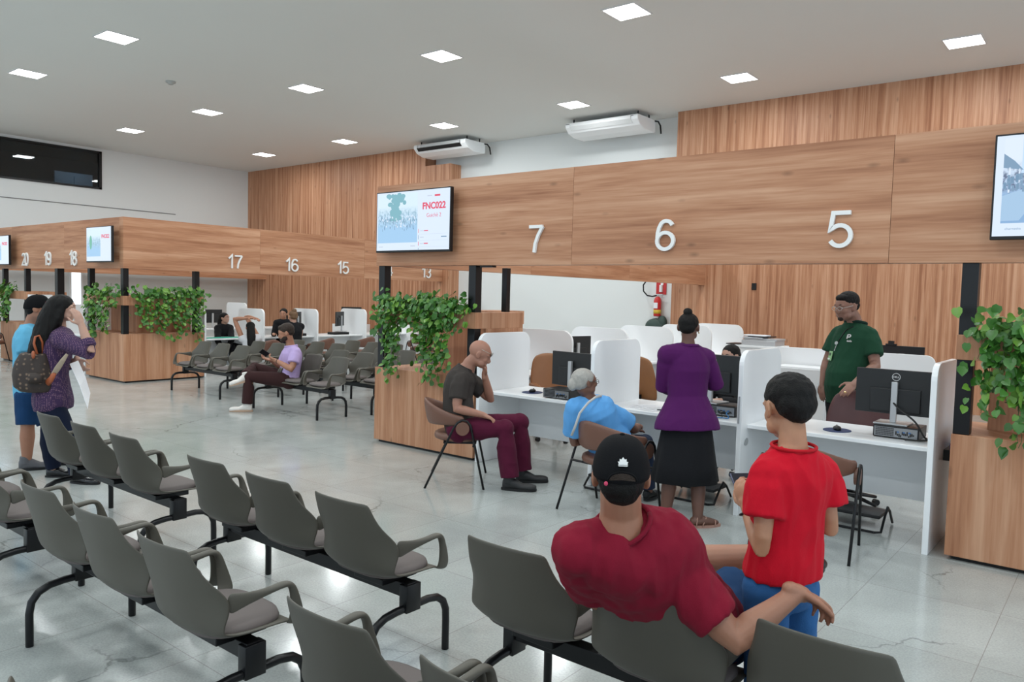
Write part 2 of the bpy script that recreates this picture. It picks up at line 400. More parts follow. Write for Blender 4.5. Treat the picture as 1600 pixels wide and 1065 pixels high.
# ------------------------------------------------------------------ counter numbers: white cut-out digits
def arc(cx, cy, rx, ry, a0, a1, n=14): return [(cx+rx*math.cos(R(a0+(a1-a0)*k/n)), cy+ry*math.sin(R(a0+(a1-a0)*k/n))) for k in range(n+1)]
DIG = {'7': [[(-.30, .95), (.30, .95)], [(.30, .95), (.10, .62), (-.02, .32), (-.06, 0)]],
       '6': [arc(0, .30, .29, .27, 0, 360, 24), arc(.02, .70, .24, .25, 25, 140, 8) + [(-.235, .72), (-.275, .56), (-.285, .40)]],
       '5': [[(.27, .96), (-.20, .96), (-.26, .50)] + arc(0, .32, .29, .29, 130, -150, 18)],
       '1': [[(.06, 0), (.06, .98), (-.10, .82), (-.22, .74)]],
       '4': [[(.14, 0), (.14, .97), (-.32, .28), (.33, .28)]],
       '3': [arc(0, .73, .25, .23, 160, -90, 12), arc(0, .27, .28, .26, 90, -160, 14)],
       '2': [arc(0, .70, .27, .26, 165, -20, 12) + [(-.28, .05), (.29, .05)]],
       '0': [arc(0, .49, .28, .48, 0, 360, 28)], '9': [arc(0, .69, .28, .27, 0, 360, 24), [(.28, .69), (.27, .42)] + arc(0, .28, .26, .24, -10, -150, 8)],
       '8': [arc(0, .73, .235, .225, 0, 360, 22), arc(0, .26, .28, .26, 0, 360, 24)]}
def stroke(mb, pts, wd, d0, d1):
    pts = [V((a, b)) for a, b in pts]; closed = (pts[0]-pts[-1]).length < 1e-4
    if closed: pts = pts[:-1]
    n = len(pts); Lp, Rp = [], []
    for i in range(n):
        a = pts[i-1] if (closed or i > 0) else None; c = pts[(i+1) % n] if (closed or i < n-1) else None
        d1_ = (pts[i]-a).normalized() if a is not None else None; d2_ = (c-pts[i]).normalized() if c is not None else None
        t = ((d1_ or d2_)+(d2_ or d1_)).normalized(); nn = V((-t.y, t.x)); k = 1/max(.45, nn.dot(V((-(d1_ or d2_).y, (d1_ or d2_).x))))
        Lp.append(pts[i]+nn*wd*k/2); Rp.append(pts[i]-nn*wd*k/2)
    for i in range(n if closed else n-1):
        j = (i+1) % n; q = [Lp[i], Lp[j], Rp[j], Rp[i]]
        mb.add([(p.x, d0, p.y) for p in q]+[(p.x, d1, p.y) for p in q], [(0, 1, 2, 3), (7, 6, 5, 4), (0, 4, 5, 1), (1, 5, 6, 2), (2, 6, 7, 3), (3, 7, 4, 0)])
def number(txt, loc, rz, label, H=.262):
    t = thing('counter_number', label, 'sign', loc, rz, 'counter numbers')
    for k, ch in enumerate(txt):
        mb = MB(); off = (k-(len(txt)-1)/2)*.155
        for q, s in enumerate(DIG[ch]): stroke(mb, [(a*H+off, b*H-H/2) for a, b in s], .031, -.03+.0015*q, -.004)
        put('digit', mb, SIGNW, t)
    return t
for n_, x in (('7', -4.56), ('6', -3.17), ('5', -1.735)):
    number(n_, (x, 6.03, 2.30), 0, 'white cut-out number %s on the near wood fascia' % n_)
for n_, y in (('17', 8.57), ('16', 9.9), ('15', 11.26), ('14', 12.6), ('13', 13.9)):
    number(n_, (-14.0, y, 2.27), PI/2, 'white cut-out number %s on the far left wood fascia' % n_)
for n_, x in (('20', -18.45), ('19', -17.27), ('18', -16.05)):
    number(n_, (x, 6.4, 2.245), 0, 'white cut-out number %s on the side of the far left fascia' % n_)

# ------------------------------------------------------------------ planter cabinets
def planter(x0, x1, y0, y1, label, niche, ext=()):
    t = thing('planter_cabinet', label, 'planter', ((x0+x1)/2, y0, 0), 0, 'wood planter cabinets')
    part_at('plinth', MB().box(x0+.04, y0+.04, 0, x1-.04, y1-.04, .03), BLACK, t)
    part_at('lower_cabinet', MB().box(x0, y0, .03, x1, y1, .875), WOODV, t, bevel=.003)
    part_at('planter_box', MB().box(x0, y0, 1.39, x1, y0+.30, 1.56).box(x0, y0+.3, 1.39, x0+.2, y1, 1.56).box(x1-.2, y0+.3, 1.39, x1, y1, 1.56).box(x0+.2, y1-.05, 1.39, x1-.2, y1, 1.56), WOODV, t, bevel=.003)
    for a in niche: part_at('side_panel', MB().box(*a), WOODV, t)
    for a in ext: part_at('planter_box', MB().box(*a), WOODV, t)
    part_at('soil', MB().box(x0+.01, y0+.02, 1.54, x1-.02, y0+.28, 1.545), mat('dark_soil', (.03, .02, .015), .9), t) if False else None
    return t
q1 = planter(-6.88, -5.33, 6.03, 6.83, 'tall wood planter cabinet with ivy at the left end of the near counters',
        [(-5.36, 6.2, .875, -5.33, 6.83, 1.39), (-6.6, 6.8, .875, -5.36, 6.83, 1.39)], [(-6.88, 6.95, 1.36, -6.5, 8.35, 1.54)])
q2 = planter(-.94, .62, 6.03, 6.83, 'wood planter cabinet cut by the right edge of the photo',
        [(-.78, 6.45, .875, .6, 6.48, 1.39), (.59, 6.48, .875, .62, 6.83, 1.39)])
q3 = planter(-15.55, -14.0, 6.4, 7.93, 'wide far wood planter cabinet with ivy on two sides of its corner',
        [(-14.5, 6.85, .875, -14.45, 7.9, 1.39), (-15.5, 6.85, .875, -14.5, 6.9, 1.39)])
q4 = planter(-20.0, -18.45, 6.4, 7.2, 'small far wood planter cabinet at the left edge of the photo',
        [(-18.48, 6.5, .875, -18.45, 7.2, 1.39)])

for q_, lst in ((q1, ((-6.86, 6.05), (-5.46, 6.05))), (q2, ((-.935, 6.05),)), (q3, ((-14.145, 6.415), (-14.145, 7.76), (-15.5, 6.415))), (q4, ((-18.62, 6.415), (-19.9, 6.415)))):
    for x_, y_ in lst: post(q_, x_, y_)
post(q1, -5.56, 6.72, 1.56, .07)
# ------------------------------------------------------------------ white counters
def worktop(x0, y0, x1, y1, label, z=.74):
    return tag(put('worktop', MB().box(x0, y0, z-.03, x1, y1, z), WHITE, bevel=.003), label, 'worktop')
def modesty(x0, y0, x1, y1, z0, label):
    return tag(put('front_panel', MB().box(x0, y0, z0, x1, y1, .709), WHITE), label, 'panel')
def divider_yz(x, y0, y1, label, z1=1.35, z0=0.0, r=.12):
    t = MB().prism(rrect(y0, z0, y1, z1, r, corners=(0, 0, 1, 1)), 'x', x-.02, x+.02)
    o = put('desk_divider', t, WHITE, bevel=.004); return tag(o, label, 'divider', 'white desk dividers of the near counters')
def divider_xz(y, x0, x1, label, z1=1.33, z0=0.0, r=.12, group='white desk dividers', thick=.02):
    t = MB().prism(rrect(x0, z0, x1, z1, r, corners=(0, 0, 1, 1)), 'y', y-thick, y+thick)
    o = put('desk_divider', t, WHITE, bevel=.004); return tag(o, label, 'divider', group)
worktop(-5.25, 6.14, -3.89, 6.87, 'white worktop of counter 7 beside the bald man')
worktop(-3.85, 6.14, -2.47, 6.87, 'white worktop of counter 6 behind the standing woman in purple')
worktop(-2.43, 6.14, -1.08, 6.87, 'white worktop of counter 5 in front of the man in green')
for a, b, l in ((-5.25, -3.89, 'beside the legs of the bald man'), (-3.85, -2.47, 'between the seated and the standing woman'), (-2.43, -1.08, 'behind the boy and the empty chair')):
    modesty(a, 6.70, b, 6.72, .22, 'white front panel under the worktop, '+l)
for x, l in ((-5.27, 'white desk divider standing behind the bald man, against the wood planter'), (-3.87, 'white desk divider right of the grey haired woman'),
             (-2.45, 'white desk divider between the woman in purple and the boy'), (-1.06, 'white desk divider at the right end of counter 5, seen on its edge')):
    divider_yz(x, 6.02, 6.87, l)
m = MB().tube([(-2.43, 6.13, .60), (-2.425, 6.13, .60)], .032, 16, ell=1.3)
tag(put('cable_grommet', m, SILV), 'small grey grommet on the side panel left of counter 5', 'grommet')
tag(put('edge_handle', MB().box(-2.46, 6.0195, .76, -2.445, 6.012, .98), SILV, bevel=.002), 'thin metal strip on the divider edge behind the boy', 'strip')

# counters along the left side of the near block, seen from the staff side
DY = (8.45, 9.88, 11.3, 12.75, 14.15)
dl = ('nearest the wood planter', 'second behind the monitor of counter 7', 'under the fire extinguisher', 'behind the head of the woman in purple', 'against the wood back wall')
for y, l in zip(DY, dl):
    divider_xz(y, -6.75, -5.75, 'tall white back row divider with rounded corner, '+l, z1=1.30, r=.16, group='back row dividers')
for k, (a, b) in enumerate(zip(DY, DY[1:])):
    worktop(-6.7, a+.02, -5.95, b-.02, 'white back row worktop '+('behind counter 7', 'behind the grey haired woman', 'beyond the purple jacket', 'at the back wall')[k])
    modesty(-6.68, a+.02, -6.66, b-.02, .2, 'white panel below the back row worktop '+('behind counter 7', 'behind the grey haired woman', 'beyond the purple jacket', 'at the back wall')[k])
worktop(-6.7, 7.1, -5.95, 8.43, 'white worktop just right of the bald man, behind his counter')
def pedestal(x, y, label, rz=0):
    t = thing('drawer_pedestal', label, 'drawers', (x, y, 0), rz, 'drawer pedestals')
    put('body', MB().box(-.2, -.22, .05, .2, .22, .66), WHITE, t, bevel=.003)
    for k in range(3):
        d = put('drawer', MB().box(-.19, -.24, .07+k*.195, .19, -.221, .255+k*.195), WHITE, t, bevel=.003)
        put('handle', MB().box(-.06, -.255, .16+k*.195, .06, -.241, .175+k*.195), SILV, d)
    return t
pedestal(-6.2, 8.15, 'white drawer pedestal under the worktop behind counter 7', PI/2)
# the rear counters behind the man in green
yp = 9.5
pan = MB().prism(rrect(-3.39, .1, -1.67, 1.205, .09, corners=(0, 0, 1, 0)), 'y', yp-.015, yp+.015)
tag(put('privacy_screen', pan, WHITE, bevel=.004), 'long white privacy screen behind the man in green', 'screen', None)
t = thing('storage_cabinet', 'low white storage cabinet with handle left of the man in green', 'cabinet', (-2.9, 9.1, 0))
put('body', MB().box(-.4, 0, .03, .55, .36, 1.0), WHITE, t, bevel=.003)
d = put('door', MB().box(-.39, -.02, .04, .2, -.001, .985), WHITE, t, bevel=.003)
put('handle', MB().tube([(.12, -.02, .62), (.12, -.05, .65), (.12, -.05, .80), (.12, -.02, .83)], .009, 8), SILV, d, smooth=True)
# far monitor standing behind the screen
t = thing('monitor', 'black monitor with small camera standing beyond the man in green', 'monitor', (-2.12, 10.0, 0.74))
put('casing', MB().box(-.24, 0, .12, .24, .04, .53), BLKP, t, bevel=.006)
put('badge', MB().box(-.03, -.003, .42, .03, 0, .44), SILV, t)
put('stand', MB().box(-.03, .02, .0, .03, .06, .3).box(-.12, -.08, 0, .12, .12, .012), BLKP, t)
put('webcam', MB().box(-.18, -.01, .53, -.06, .03, .55).box(-.15, -.01, .55, -.09, .03, .585), BLKP, t)
worktop(-3.4, 9.9, -1.6, 10.5, 'white worktop beyond the privacy screen')
tag(put('desk_side_panel', MB().box(-1.62, 9.9, 0, -1.58, 10.5, .708), WHITE), 'white side panel at the right end of the worktop beyond the screen', 'panel')
tag(put('desk_side_panel', MB().box(-3.4, 9.9, 0, -3.36, 10.5, .708), WHITE), 'white side panel at the left end of the worktop beyond the screen', 'panel')
t = thing('document_cabinet', 'tall white cabinet stacked with papers between the boy and the wood wall', 'cabinet', (-4.05, 10.3, 0))
put('body', MB().box(-.30, 0, .02, .32, .45, 1.12), WHITE, t, bevel=.004)
put('top_shelf', MB().box(-.34, -.03, 1.12, .34, .47, 1.15), WHITE, t, bevel=.003)
tag(put('printer', MB().box(-4.22, 10.33, 1.151, -3.75, 10.7, 1.22).box(-4.2, 10.36, 1.22, -3.74, 10.7, 1.245), SILV, bevel=.005), 'flat light grey printer on the document cabinet', 'printer')
for k, (x, y, z, c, l) in enumerate(((-4.1, 10.45, 1.246, PAPER, 'white'), (-4.0, 10.5, 1.262, BLKP, 'black'), (-4.05, 10.42, 1.278, PAPER, 'topmost white'))):
    tag(put('folder', MB().box(x-.16, y-.1, z, x+.16, y+.12, z+.014), c), l+' folder lying in the pile on the printer', 'folder', 'folders on the printer')
# papers in the tray left of the printer
tag(put('clipboard', MB().box(-4.42, 10.28, 1.151, -4.24, 10.6, 1.163), BLKP), 'dark clipboard sticking out left of the printer', 'clipboard')

# counters of the far left block, along x = -14
LD = (7.97, 9.27, 10.62, 12.0, 13.4)
ll = ('beside the ivy planter', 'between numbers 17 and 16', 'between numbers 16 and 15', 'below number 15, right of the small monitor', 'hidden mostly behind the near planter')
for y, l in zip(LD, ll):
    divider_xz(y, -14.95, -14.02, 'white far counter divider with rounded corner, '+l, z1=1.33, group='far counter dividers')
for k, (a, b) in enumerate(zip(LD, LD[1:]+(14.5,))):
    nm = ('nearest the ivy planter', 'in front of the woman with the hair bun', 'carrying the small far monitor', 'left of the last far divider', 'at the slatted wood wall')[k]
    worktop(-14.85, a+.02, -14.12, b-.02, 'white far worktop '+nm)
    modesty(-14.6, a+.02, -14.58, b-.02, .15, 'white far front panel '+nm)
for y, x0, l in ((8.6, -19.3, 'left one behind the woman in black'), (10.1, -19.3, 'middle one behind the far monitor'), (11.6, -19.3, 'right one of the rear counters')):
    divider_xz(y, x0, x0+.95, 'pale divider of the rear far counters, '+l, z1=1.36, group='rear far dividers')
worktop(-18.3, 7.4, -17.6, 12.4, 'long pale worktop of the rear far counters')
tag(put('desk_base_panel', MB().box(-17.8, 7.42, 0, -17.77, 12.3, .708), WHITE), 'pale panel under the rear far worktop', 'panel')
# side facing counters 18-20
for x, l in ((-15.75, 'next to the ivy planter corner'), (-17.0, 'between numbers 19 and 18'), (-18.25, 'beside the far small planter')):
    o = MB().prism(rrect(6.45, 0, 7.3, 1.33, .1, corners=(0, 0, 1, 1)), 'x', x-.02, x+.02)
    tag(put('desk_divider', o, WHITE, bevel=.004), 'white side divider below the far left fascia, '+l, 'divider', 'side dividers')
worktop(-18.2, 6.6, -15.8, 7.25, 'white worktop behind the couple on the left')
modesty(-18.2, 6.95, -15.8, 6.97, .1, 'white front panel behind the couple on the left')
# ------------------------------------------------------------------ beam seating
def shell_mesh():
    prof = [(.185, .418, .195, 0, 0), (.165, .434, .225, 0, .006), (.10, .440, .240, 0, .016), (.0, .438, .246, 0, .022), (-.09, .436, .248, .005, .03),
            (-.15, .446, .250, .02, .035), (-.195, .475, .252, .045, .02), (-.218, .52, .256, .075, .01), (-.233, .57, .262, .105, 0), (-.244, .615, .262, .115, 0),
            (-.254, .655, .248, .095, 0), (-.265, .70, .224, .065, 0), (-.277, .75, .206, .05, 0), (-.289, .795, .196, .045, -.002), (-.295, .824, .188, .042, -.008)]
    n = 13; vs = []; fs = []
    for (y, z, w_, cy_, cz_) in prof:
        for k in range(n):
            u = -1+2*k/(n-1); e = abs(u)**2.4
            vs.append((u*w_, y+cy_*e, z+cz_*e))
    for j in range(len(prof)-1):
        for k in range(n-1): fs.append((j*n+k, j*n+k+1, (j+1)*n+k+1, (j+1)*n+k))
    return MB().add(vs, fs)
def sweep_rect(mb, rows, sx):
    """rows: (y, z, along-normal half height, half width, x) flat blade for an arm"""
    vs = []; n = len(rows)
    for i, (y, z, h, w_, x) in enumerate(rows):
        a = rows[max(0, i-1)]; b = rows[min(n-1, i+1)]; d = V((b[0]-a[0], b[1]-a[1])).normalized(); nn = V((-d.y, d.x))
        for (p, q) in ((-1, -1), (1, -1), (1, 1), (-1, 1)):
            vs.append((sx*(x+p*w_), y+nn.x*q*h, z+nn.y*q*h))
    fs = [(i*4+k, i*4+(k+1) % 4, i*4+4+(k+1) % 4, i*4+4+k) for i in range(n-1) for k in range(4)]
    fs += [(0, 1, 2, 3), ((n-1)*4+3, (n-1)*4+2, (n-1)*4+1, (n-1)*4)]
    return mb.add(vs, fs)
SH = put('seat_shell', shell_mesh(), SHELL, smooth=True, solid=.010, sub=1)
am = MB(); sweep_rect(am, [(-.135, .598, .048, .008, .246), (-.10, .600, .038, .009, .252), (-.05, .604, .024, .011, .260), (.02, .610, .015, .017, .266), (.075, .618, .012, .021, .268), (.112, .618, .013, .022, .268),
     (.132, .598, .015, .019, .267), (.143, .560, .021, .012, .267), (.152, .51, .031, .009, .265), (.160, .458, .040, .008, .258), (.152, .434, .045, .007, .240)], 1)
AR = put('armrest', am, SHELL, smooth=True, sub=2)
am = MB(); sweep_rect(am, [(r_[0], r_[1], r_[2], r_[3], r_[4]) for r_ in [(-.135, .598, .048, .008, .246), (-.10, .600, .038, .009, .252), (-.05, .604, .024, .011, .260), (.02, .610, .015, .017, .266), (.075, .618, .012, .021, .268), (.112, .618, .013, .022, .268),
     (.132, .598, .015, .019, .267), (.143, .560, .021, .012, .267), (.152, .51, .031, .009, .265), (.160, .458, .040, .008, .258), (.152, .434, .045, .007, .240)]], -1)
AL = put('armrest', am, SHELL, smooth=True, sub=2)
pm = MB(); ol = []
for k in range(28):
    a = 2*PI*k/28; c_, s_ = math.cos(a), math.sin(a)
    ol.append((.212*math.copysign(abs(c_)**.62, c_), .0+.168*math.copysign(abs(s_)**.7, s_)))
rr = [(1.0, .447), (1.03, .458), (1.0, .474), (.86, .482), (.5, .484)]
vs = [(x*s, y*s, z) for s, z in rr for x, y in ol]; n = 28
pm.add(vs, [(i*n+k, i*n+(k+1) % n, (i+1)*n+(k+1) % n, (i+1)*n+k) for i in range(4) for k in range(n)]+[tuple(range(4*n, 5*n)), tuple(range(n))[::-1]])
PD = put('seat_pad', pm, PAD, smooth=True)
PROTO = [SH, AR, AL, PD]
LEGM = MB().tube([(0, -.245, 0), (0, -.245, .16), (0, -.235, .215), (0, -.205, .255), (0, -.155, .278), (0, -.09, .286), (0, .12, .290), (0, .18, .280), (0, .222, .25), (0, .242, .205), (0, .245, .15), (0, .245, 0)], .0185, 12)
LEGM.box(-.026, -.045, .27, .026, .045, .40)
LEG = put('leg_frame', LEGM, BLACK, smooth=True, bevel=.003)
BEAM = MB().box(-.765, -.032, .335, .765, .032, .405)
for k in (-1, 0, 1): BEAM.box(k*.58-.10, -.11, .395, k*.58+.10, .11, .425)
BEAMO = put('beam', BEAM, BLACK, bevel=.004)
def seating(x, y, rz, label, group):
    t = thing('beam_seating', label, 'chair', (x, y, 0), rz, group)
    b = BEAMO.copy(); COL.objects.link(b); b.parent = t
    for sx in (-.75, .75):
        g = LEG.copy(); COL.objects.link(g); g.location = (sx, 0, 0); g.parent = t
    for k in (-1, 0, 1):
        s = SH.copy(); COL.objects.link(s); s.location = (k*.58-.03, 0, 0); s.parent = t
        for q in (AR, AL, PD):
            c = q.copy(); COL.objects.link(c); c.parent = s
    return t
G1 = 'foreground rows of grey seats'; G2 = 'far rows of grey seats'
for x, y, l in ((-1.185, 2.48, 'the one the man in the black cap sits on'), (-3.31, 2.48, 'front row, left of the man in the cap'), (-5.435, 2.48, 'front row, leftmost of it, beside the standing couple'),
                (-1.185, 1.65, 'second row, at the bottom middle of the photo'), (-3.31, 1.65, 'second row, middle one at the left'), (-5.435, 1.65, 'second row, cut by the left edge'),
                (-1.25, .92, 'third row, barely seen at the lower left corner')):
    seating(x, y, 0, 'grey three-seat row, '+l, G1)
for x, y, l in ((-9.24, 6.68, 'far nearest row, the one the man in lilac sits on'), (-11.85, 6.80, 'far nearest row, beside the wide ivy planter'),
                (-9.12, 7.53, 'far second row, right one'), (-11.5, 7.62, 'far second row, left one behind the man in lilac'),
                (-9.1, 8.38, 'far third row, right one'), (-11.5, 8.45, 'far third row, left one'), (-10.9, 9.25, 'far last row, before the customer with raised arms')):
    seating(x, y, PI, 'grey three-seat row, '+l, G2)
for q in PROTO+[LEG, BEAMO]: bpy.data.objects.remove(q)

# ------------------------------------------------------------------ upholstered visitor chairs
def visitor_chair():
    t = thing('visitor_chair', 'x', 'chair')
    m = MB(); n = 28
    vs = []; rows = ((.90, .405), (1.0, .415), (1.03, .435), (1.0, .462), (.9, .474), (.5, .478))
    for s, z in rows:
        for k in range(n):
            a = 2*PI*k/n; vs.append((.245*s*math.cos(a), .02+.235*s*math.sin(a), z))
    m.add(vs, [(i*n+k, i*n+(k+1) % n, (i+1)*n+(k+1) % n, (i+1)*n+k) for i in range(len(rows)-1) for k in range(n)]+[tuple(range(n))[::-1], tuple(range((len(rows)-1)*n, len(rows)*n))])
    put('seat', m, BROWN, t, smooth=True)
    # wrap-around back band
    vs = []; K = 25
    for k in range(K):
        a = R(-8-164*k/(K-1)); e = abs(math.cos(a))**1.5      # -8 .. -172 degrees: front right round the back to front left
        x, y = .285*math.cos(a), .02+.275*math.sin(a)+(.10 if k in (0, K-1) else .09*e)
        zt = .79-.13*e; zb = .535+.02*e; tk = .028
        nx, ny = math.cos(a), math.sin(a)
        for (o, z) in ((tk, zb+.03), (tk*1.15, (zb+zt)/2), (tk*1.2, zt-.02), (tk*.4, zt), (-tk*.3, zt-.02), (-tk*.6, (zb+zt)/2), (-tk*.5, zb+.02), (tk*.4, zb)):
            lean = (z-.5)*.16
            vs.append((x+nx*(o+lean*.3), y+ny*(o+lean), z))
    fs = [(k*8+j, k*8+(j+1) % 8, k*8+8+(j+1) % 8, k*8+8+j) for k in range(K-1) for j in range(8)]+[tuple(range(8))[::-1], tuple(range((K-1)*8, K*8))]
    put('backrest', MB().add(vs, fs), BROWN, t, smooth=True, sub=1)
    for s in (-1, 1):
        put('side_frame', MB().tube([(s*.33, -.27, 0), (s*.335, -.02, .55), (s*.335, .015, .60), (s*.335, .055, .625), (s*.335, .10, .615), (s*.335, .13, .58), (s*.335, .14, .54), (s*.33, .26, 0)], .0105, 8), BLACK, t, smooth=True)
        put('arm_disc', MB().tube([(s*.30, .06, .545), (s*.342, .06, .545)], .062, 20), BROWN, t, bevel=.006)
    put('seat_frame', MB().tube([(-.33, -.1, .39), (.33, -.1, .39)], .010, 8).tube([(-.33, .16, .39), (.33, .16, .39)], .010, 8).box(-.2, -.12, .385, .2, .18, .405), BLACK, t)
    return t
VC = visitor_chair(); VC.location = (-4.88, 5.31, 0); VC.rotation_euler.z = R(-51)
VC['label'] = 'brown upholstered visitor chair the bald man sits on'; VC['group'] = 'brown visitor chairs'
dup(VC, (-3.27, 5.40, 0), R(-6), 'brown upholstered visitor chair the grey haired woman leans back on')
dup(VC, (-1.76, 5.62, 0), R(8), 'empty brown visitor chair at counter 5 behind the boy')
dup(VC, (-13.15, 8.75, 0), R(80), 'brown visitor chair of the woman with raised arms')
dup(VC, (-13.1, 10.0, 0), R(95), 'brown visitor chair below number 16')
dup(VC, (-13.1, 11.1, 0), R(90), 'empty reddish brown visitor chair below number 15')
dup(VC, (-13.1, 12.9, 0), R(92), 'brown visitor chair below number 14, almost behind the planter')
dup(VC, (-19.35, 6.0, 0), R(-35), 'brown visitor chair alone at the far left edge')

# ------------------------------------------------------------------ staff task chairs
def task_chair(loc, rz, label, m_back, bw=.24, bh=(.52, 1.02), arms=True):
    t = thing('task_chair', label, 'chair', loc, rz, 'staff task chairs')
    for k in range(5):
        a = 2*PI*k/5+.3; c_, s_ = math.cos(a), math.sin(a)
        l = put('base_arm', MB().tube([(0, 0, .12), (c_*.15, s_*.15, .10), (c_*.29, s_*.29, .075)], [.022, .018, .013], 8), BLACK, t, smooth=True)
        put('caster', MB().tube([(c_*.29-s_*.02, s_*.29+c_*.02, .028), (c_*.29+s_*.02, s_*.29-c_*.02, .028)], .027, 12), BLKP, l)
    put('gas_lift', MB().tube([(0, 0, .10), (0, 0, .42)], .022, 12), BLACK, t, smooth=True)
    put('seat', MB().box(-.24, -.22, .42, .24, .25, .50), m_back, t, bevel=.03)
    vs = []; nz = 9; nx = 9
    for j in range(nz):
        f_ = j/(nz-1); z = bh[0]+(bh[1]-bh[0])*f_; wd = bw*(1-.18*abs(f_-.4)**1.5*2.0-.35*max(0, f_-.45)**2)
        if f_ > .9: wd *= .86
        for k in range(nx):
            u = -1+2*k/(nx-1); vs.append((u*wd, -.22-.10*f_+.045*u*u, z-(.03*u*u if j == nz-1 else 0)))
    put('backrest', MB().add(vs, [(j*nx+k, j*nx+k+1, (j+1)*nx+k+1, (j+1)*nx+k) for j in range(nz-1) for k in range(nx-1)]), m_back, t, smooth=True, solid=.035, sub=1)
    put('back_support', MB().tube([(0, -.05, .42), (0, -.26, .44), (0, -.29, .56), (0, -.29, .72)], .02, 8).box(-.05, -.31, .60, .05, -.27, .72), BLACK, t)
    if arms:
        for s in (-1, 1):
            p = put('armrest', MB().tube([(s*.30, -.12, .66), (s*.30, 0, .665), (s*.30, .14, .655)], [.028, .034, .028], 10, 'round', ell=1.0), m_back, t, smooth=True)
            put('arm_post', MB().tube([(s*.24, 0, .44), (s*.29, 0, .50), (s*.30, 0, .645)], .014, 8), BLACK, p)
    return t
task_chair((-1.86, 7.0, 0), R(176), 'burgundy leather staff chair the man in green rests his hand on', BURG, .29, (.50, .99))
task_chair((-5.45, 7.70, 0), R(-120), 'tan staff chair turned sideways behind counter 7', TANL, .27, (.45, 1.04))
task_chair((-4.07, 7.62, 0), R(-14), 'tan staff chair seen from behind beyond the grey haired woman', TANL, .21, (.66, 1.14), False)
task_chair((-5.6, 8.75, 0), R(60), 'tan staff chair hidden by the tall white divider', TANL, .22, (.5, .98)) if False else None
task_chair((-3.02, 7.62, 0), R(178), 'dark staff chair of the woman sitting behind the counter 6 monitor', BLKP, .23, (.5, .95))

def footrest(x, y, rz, label):
    t = thing('footrest', label, 'footrest', (x, y, 0), rz, 'black footrests under the counters')
    put('foot_plate', MB().box(-.22, -.13, .10, .22, .15, .125), BLKP, t, bevel=.006)
    for s in (-1, 1):
        put('frame', MB().tube([(s*.20, -.2, .012), (s*.24, -.16, .012), (s*.24, -.05, .12), (s*.24, .02, .17), (s*.24, .09, .13), (s*.24, .2, .012)], .010, 8), BLACK, t, smooth=True)
    put('front_bar', MB().tube([(-.20, -.2, .012), (.20, -.2, .012)], .010, 8), BLACK, t)
    return t
footrest(-1.66, 6.5, 0, 'black metal footrest under counter 5')
footrest(-2.95, 6.35, 0, 'black metal footrest beside the sandals of the woman in purple')
footrest(-3.98+.35, 6.1, 0, 'black metal footrest left of the grey haired woman\'s chair')

# ------------------------------------------------------------------ monitors and computers on the counters
def text_mesh(s, size, ext=.001, bold=0):
    cu = bpy.data.curves.new('t', 'FONT'); cu.body = s; cu.size = size; cu.extrude = ext; cu.offset = bold; cu.align_x = 'CENTER'
    o = bpy.data.objects.new('t', cu); COL.objects.link(o); bpy.context.view_layer.update()
    dg = bpy.context.evaluated_depsgraph_get(); me = bpy.data.meshes.new_from_object(o.evaluated_get(dg)); bpy.data.objects.remove(o); bpy.data.curves.remove(cu)
    me.transform(Matrix.Rotation(PI/2, 4, 'X')); return me
def text_at(name, s, size, m, parent, loc, rz=0, bold=0, sx=1):
    me = text_mesh(s, size, bold=bold); me.transform(Matrix.Diagonal((sx, 1, 1, 1))); me.materials.clear(); me.materials.append(m)
    o = bpy.data.objects.new(name, me); COL.objects.link(o); o.location = loc; o.rotation_euler.z = rz; o.parent = parent; return o
LOGOW = mat('logo_light_grey', (.6, .6, .6), .4)
def monitor(x, y, z, rz, label, group='black monitors on the near counters', w_=.29, h=(.13, .49), logo=True):
    t = thing('monitor', label, 'monitor', (x, y, z), rz, group)
    c = put('casing', MB().box(-w_, 0, h[0], w_, .028, h[1]), DGREY, t, bevel=.004)
    put('rear_bulge', MB().box(-w_*.62, -.018, h[0]+.02, w_*.62, 0, h[0]+.20), DGREY, t, bevel=.006)
    put('screen', MB().box(-w_+.01, .028, h[0]+.015, w_-.01, .0295, h[1]-.01), mat('screen_lit', (.05, .05, .06), .2, emit=(.5, .6, .75), estr=.5), t)
    put('stand_column', MB().box(-.022, -.05, .012, .022, -.02, h[1]-.09), SILV, t, bevel=.005)
    put('stand_foot', MB().box(-.12, -.13, 0, .12, .09, .012), SILV, t, bevel=.003)
    if logo:
        rg = MB(); stroke(rg, [(a, b) for a, b in arc(0, 0, .028, .028, 0, 360, 24)], .0045, -.003, 0)
        o = put('logo_ring', rg, LOGOW, t); o.location = (0, 0, h[1]-.055)
        text_at('logo_letters', 'DELL', .019, LOGOW, o, (0, -.002, -.0065), bold=.0006)
    return t
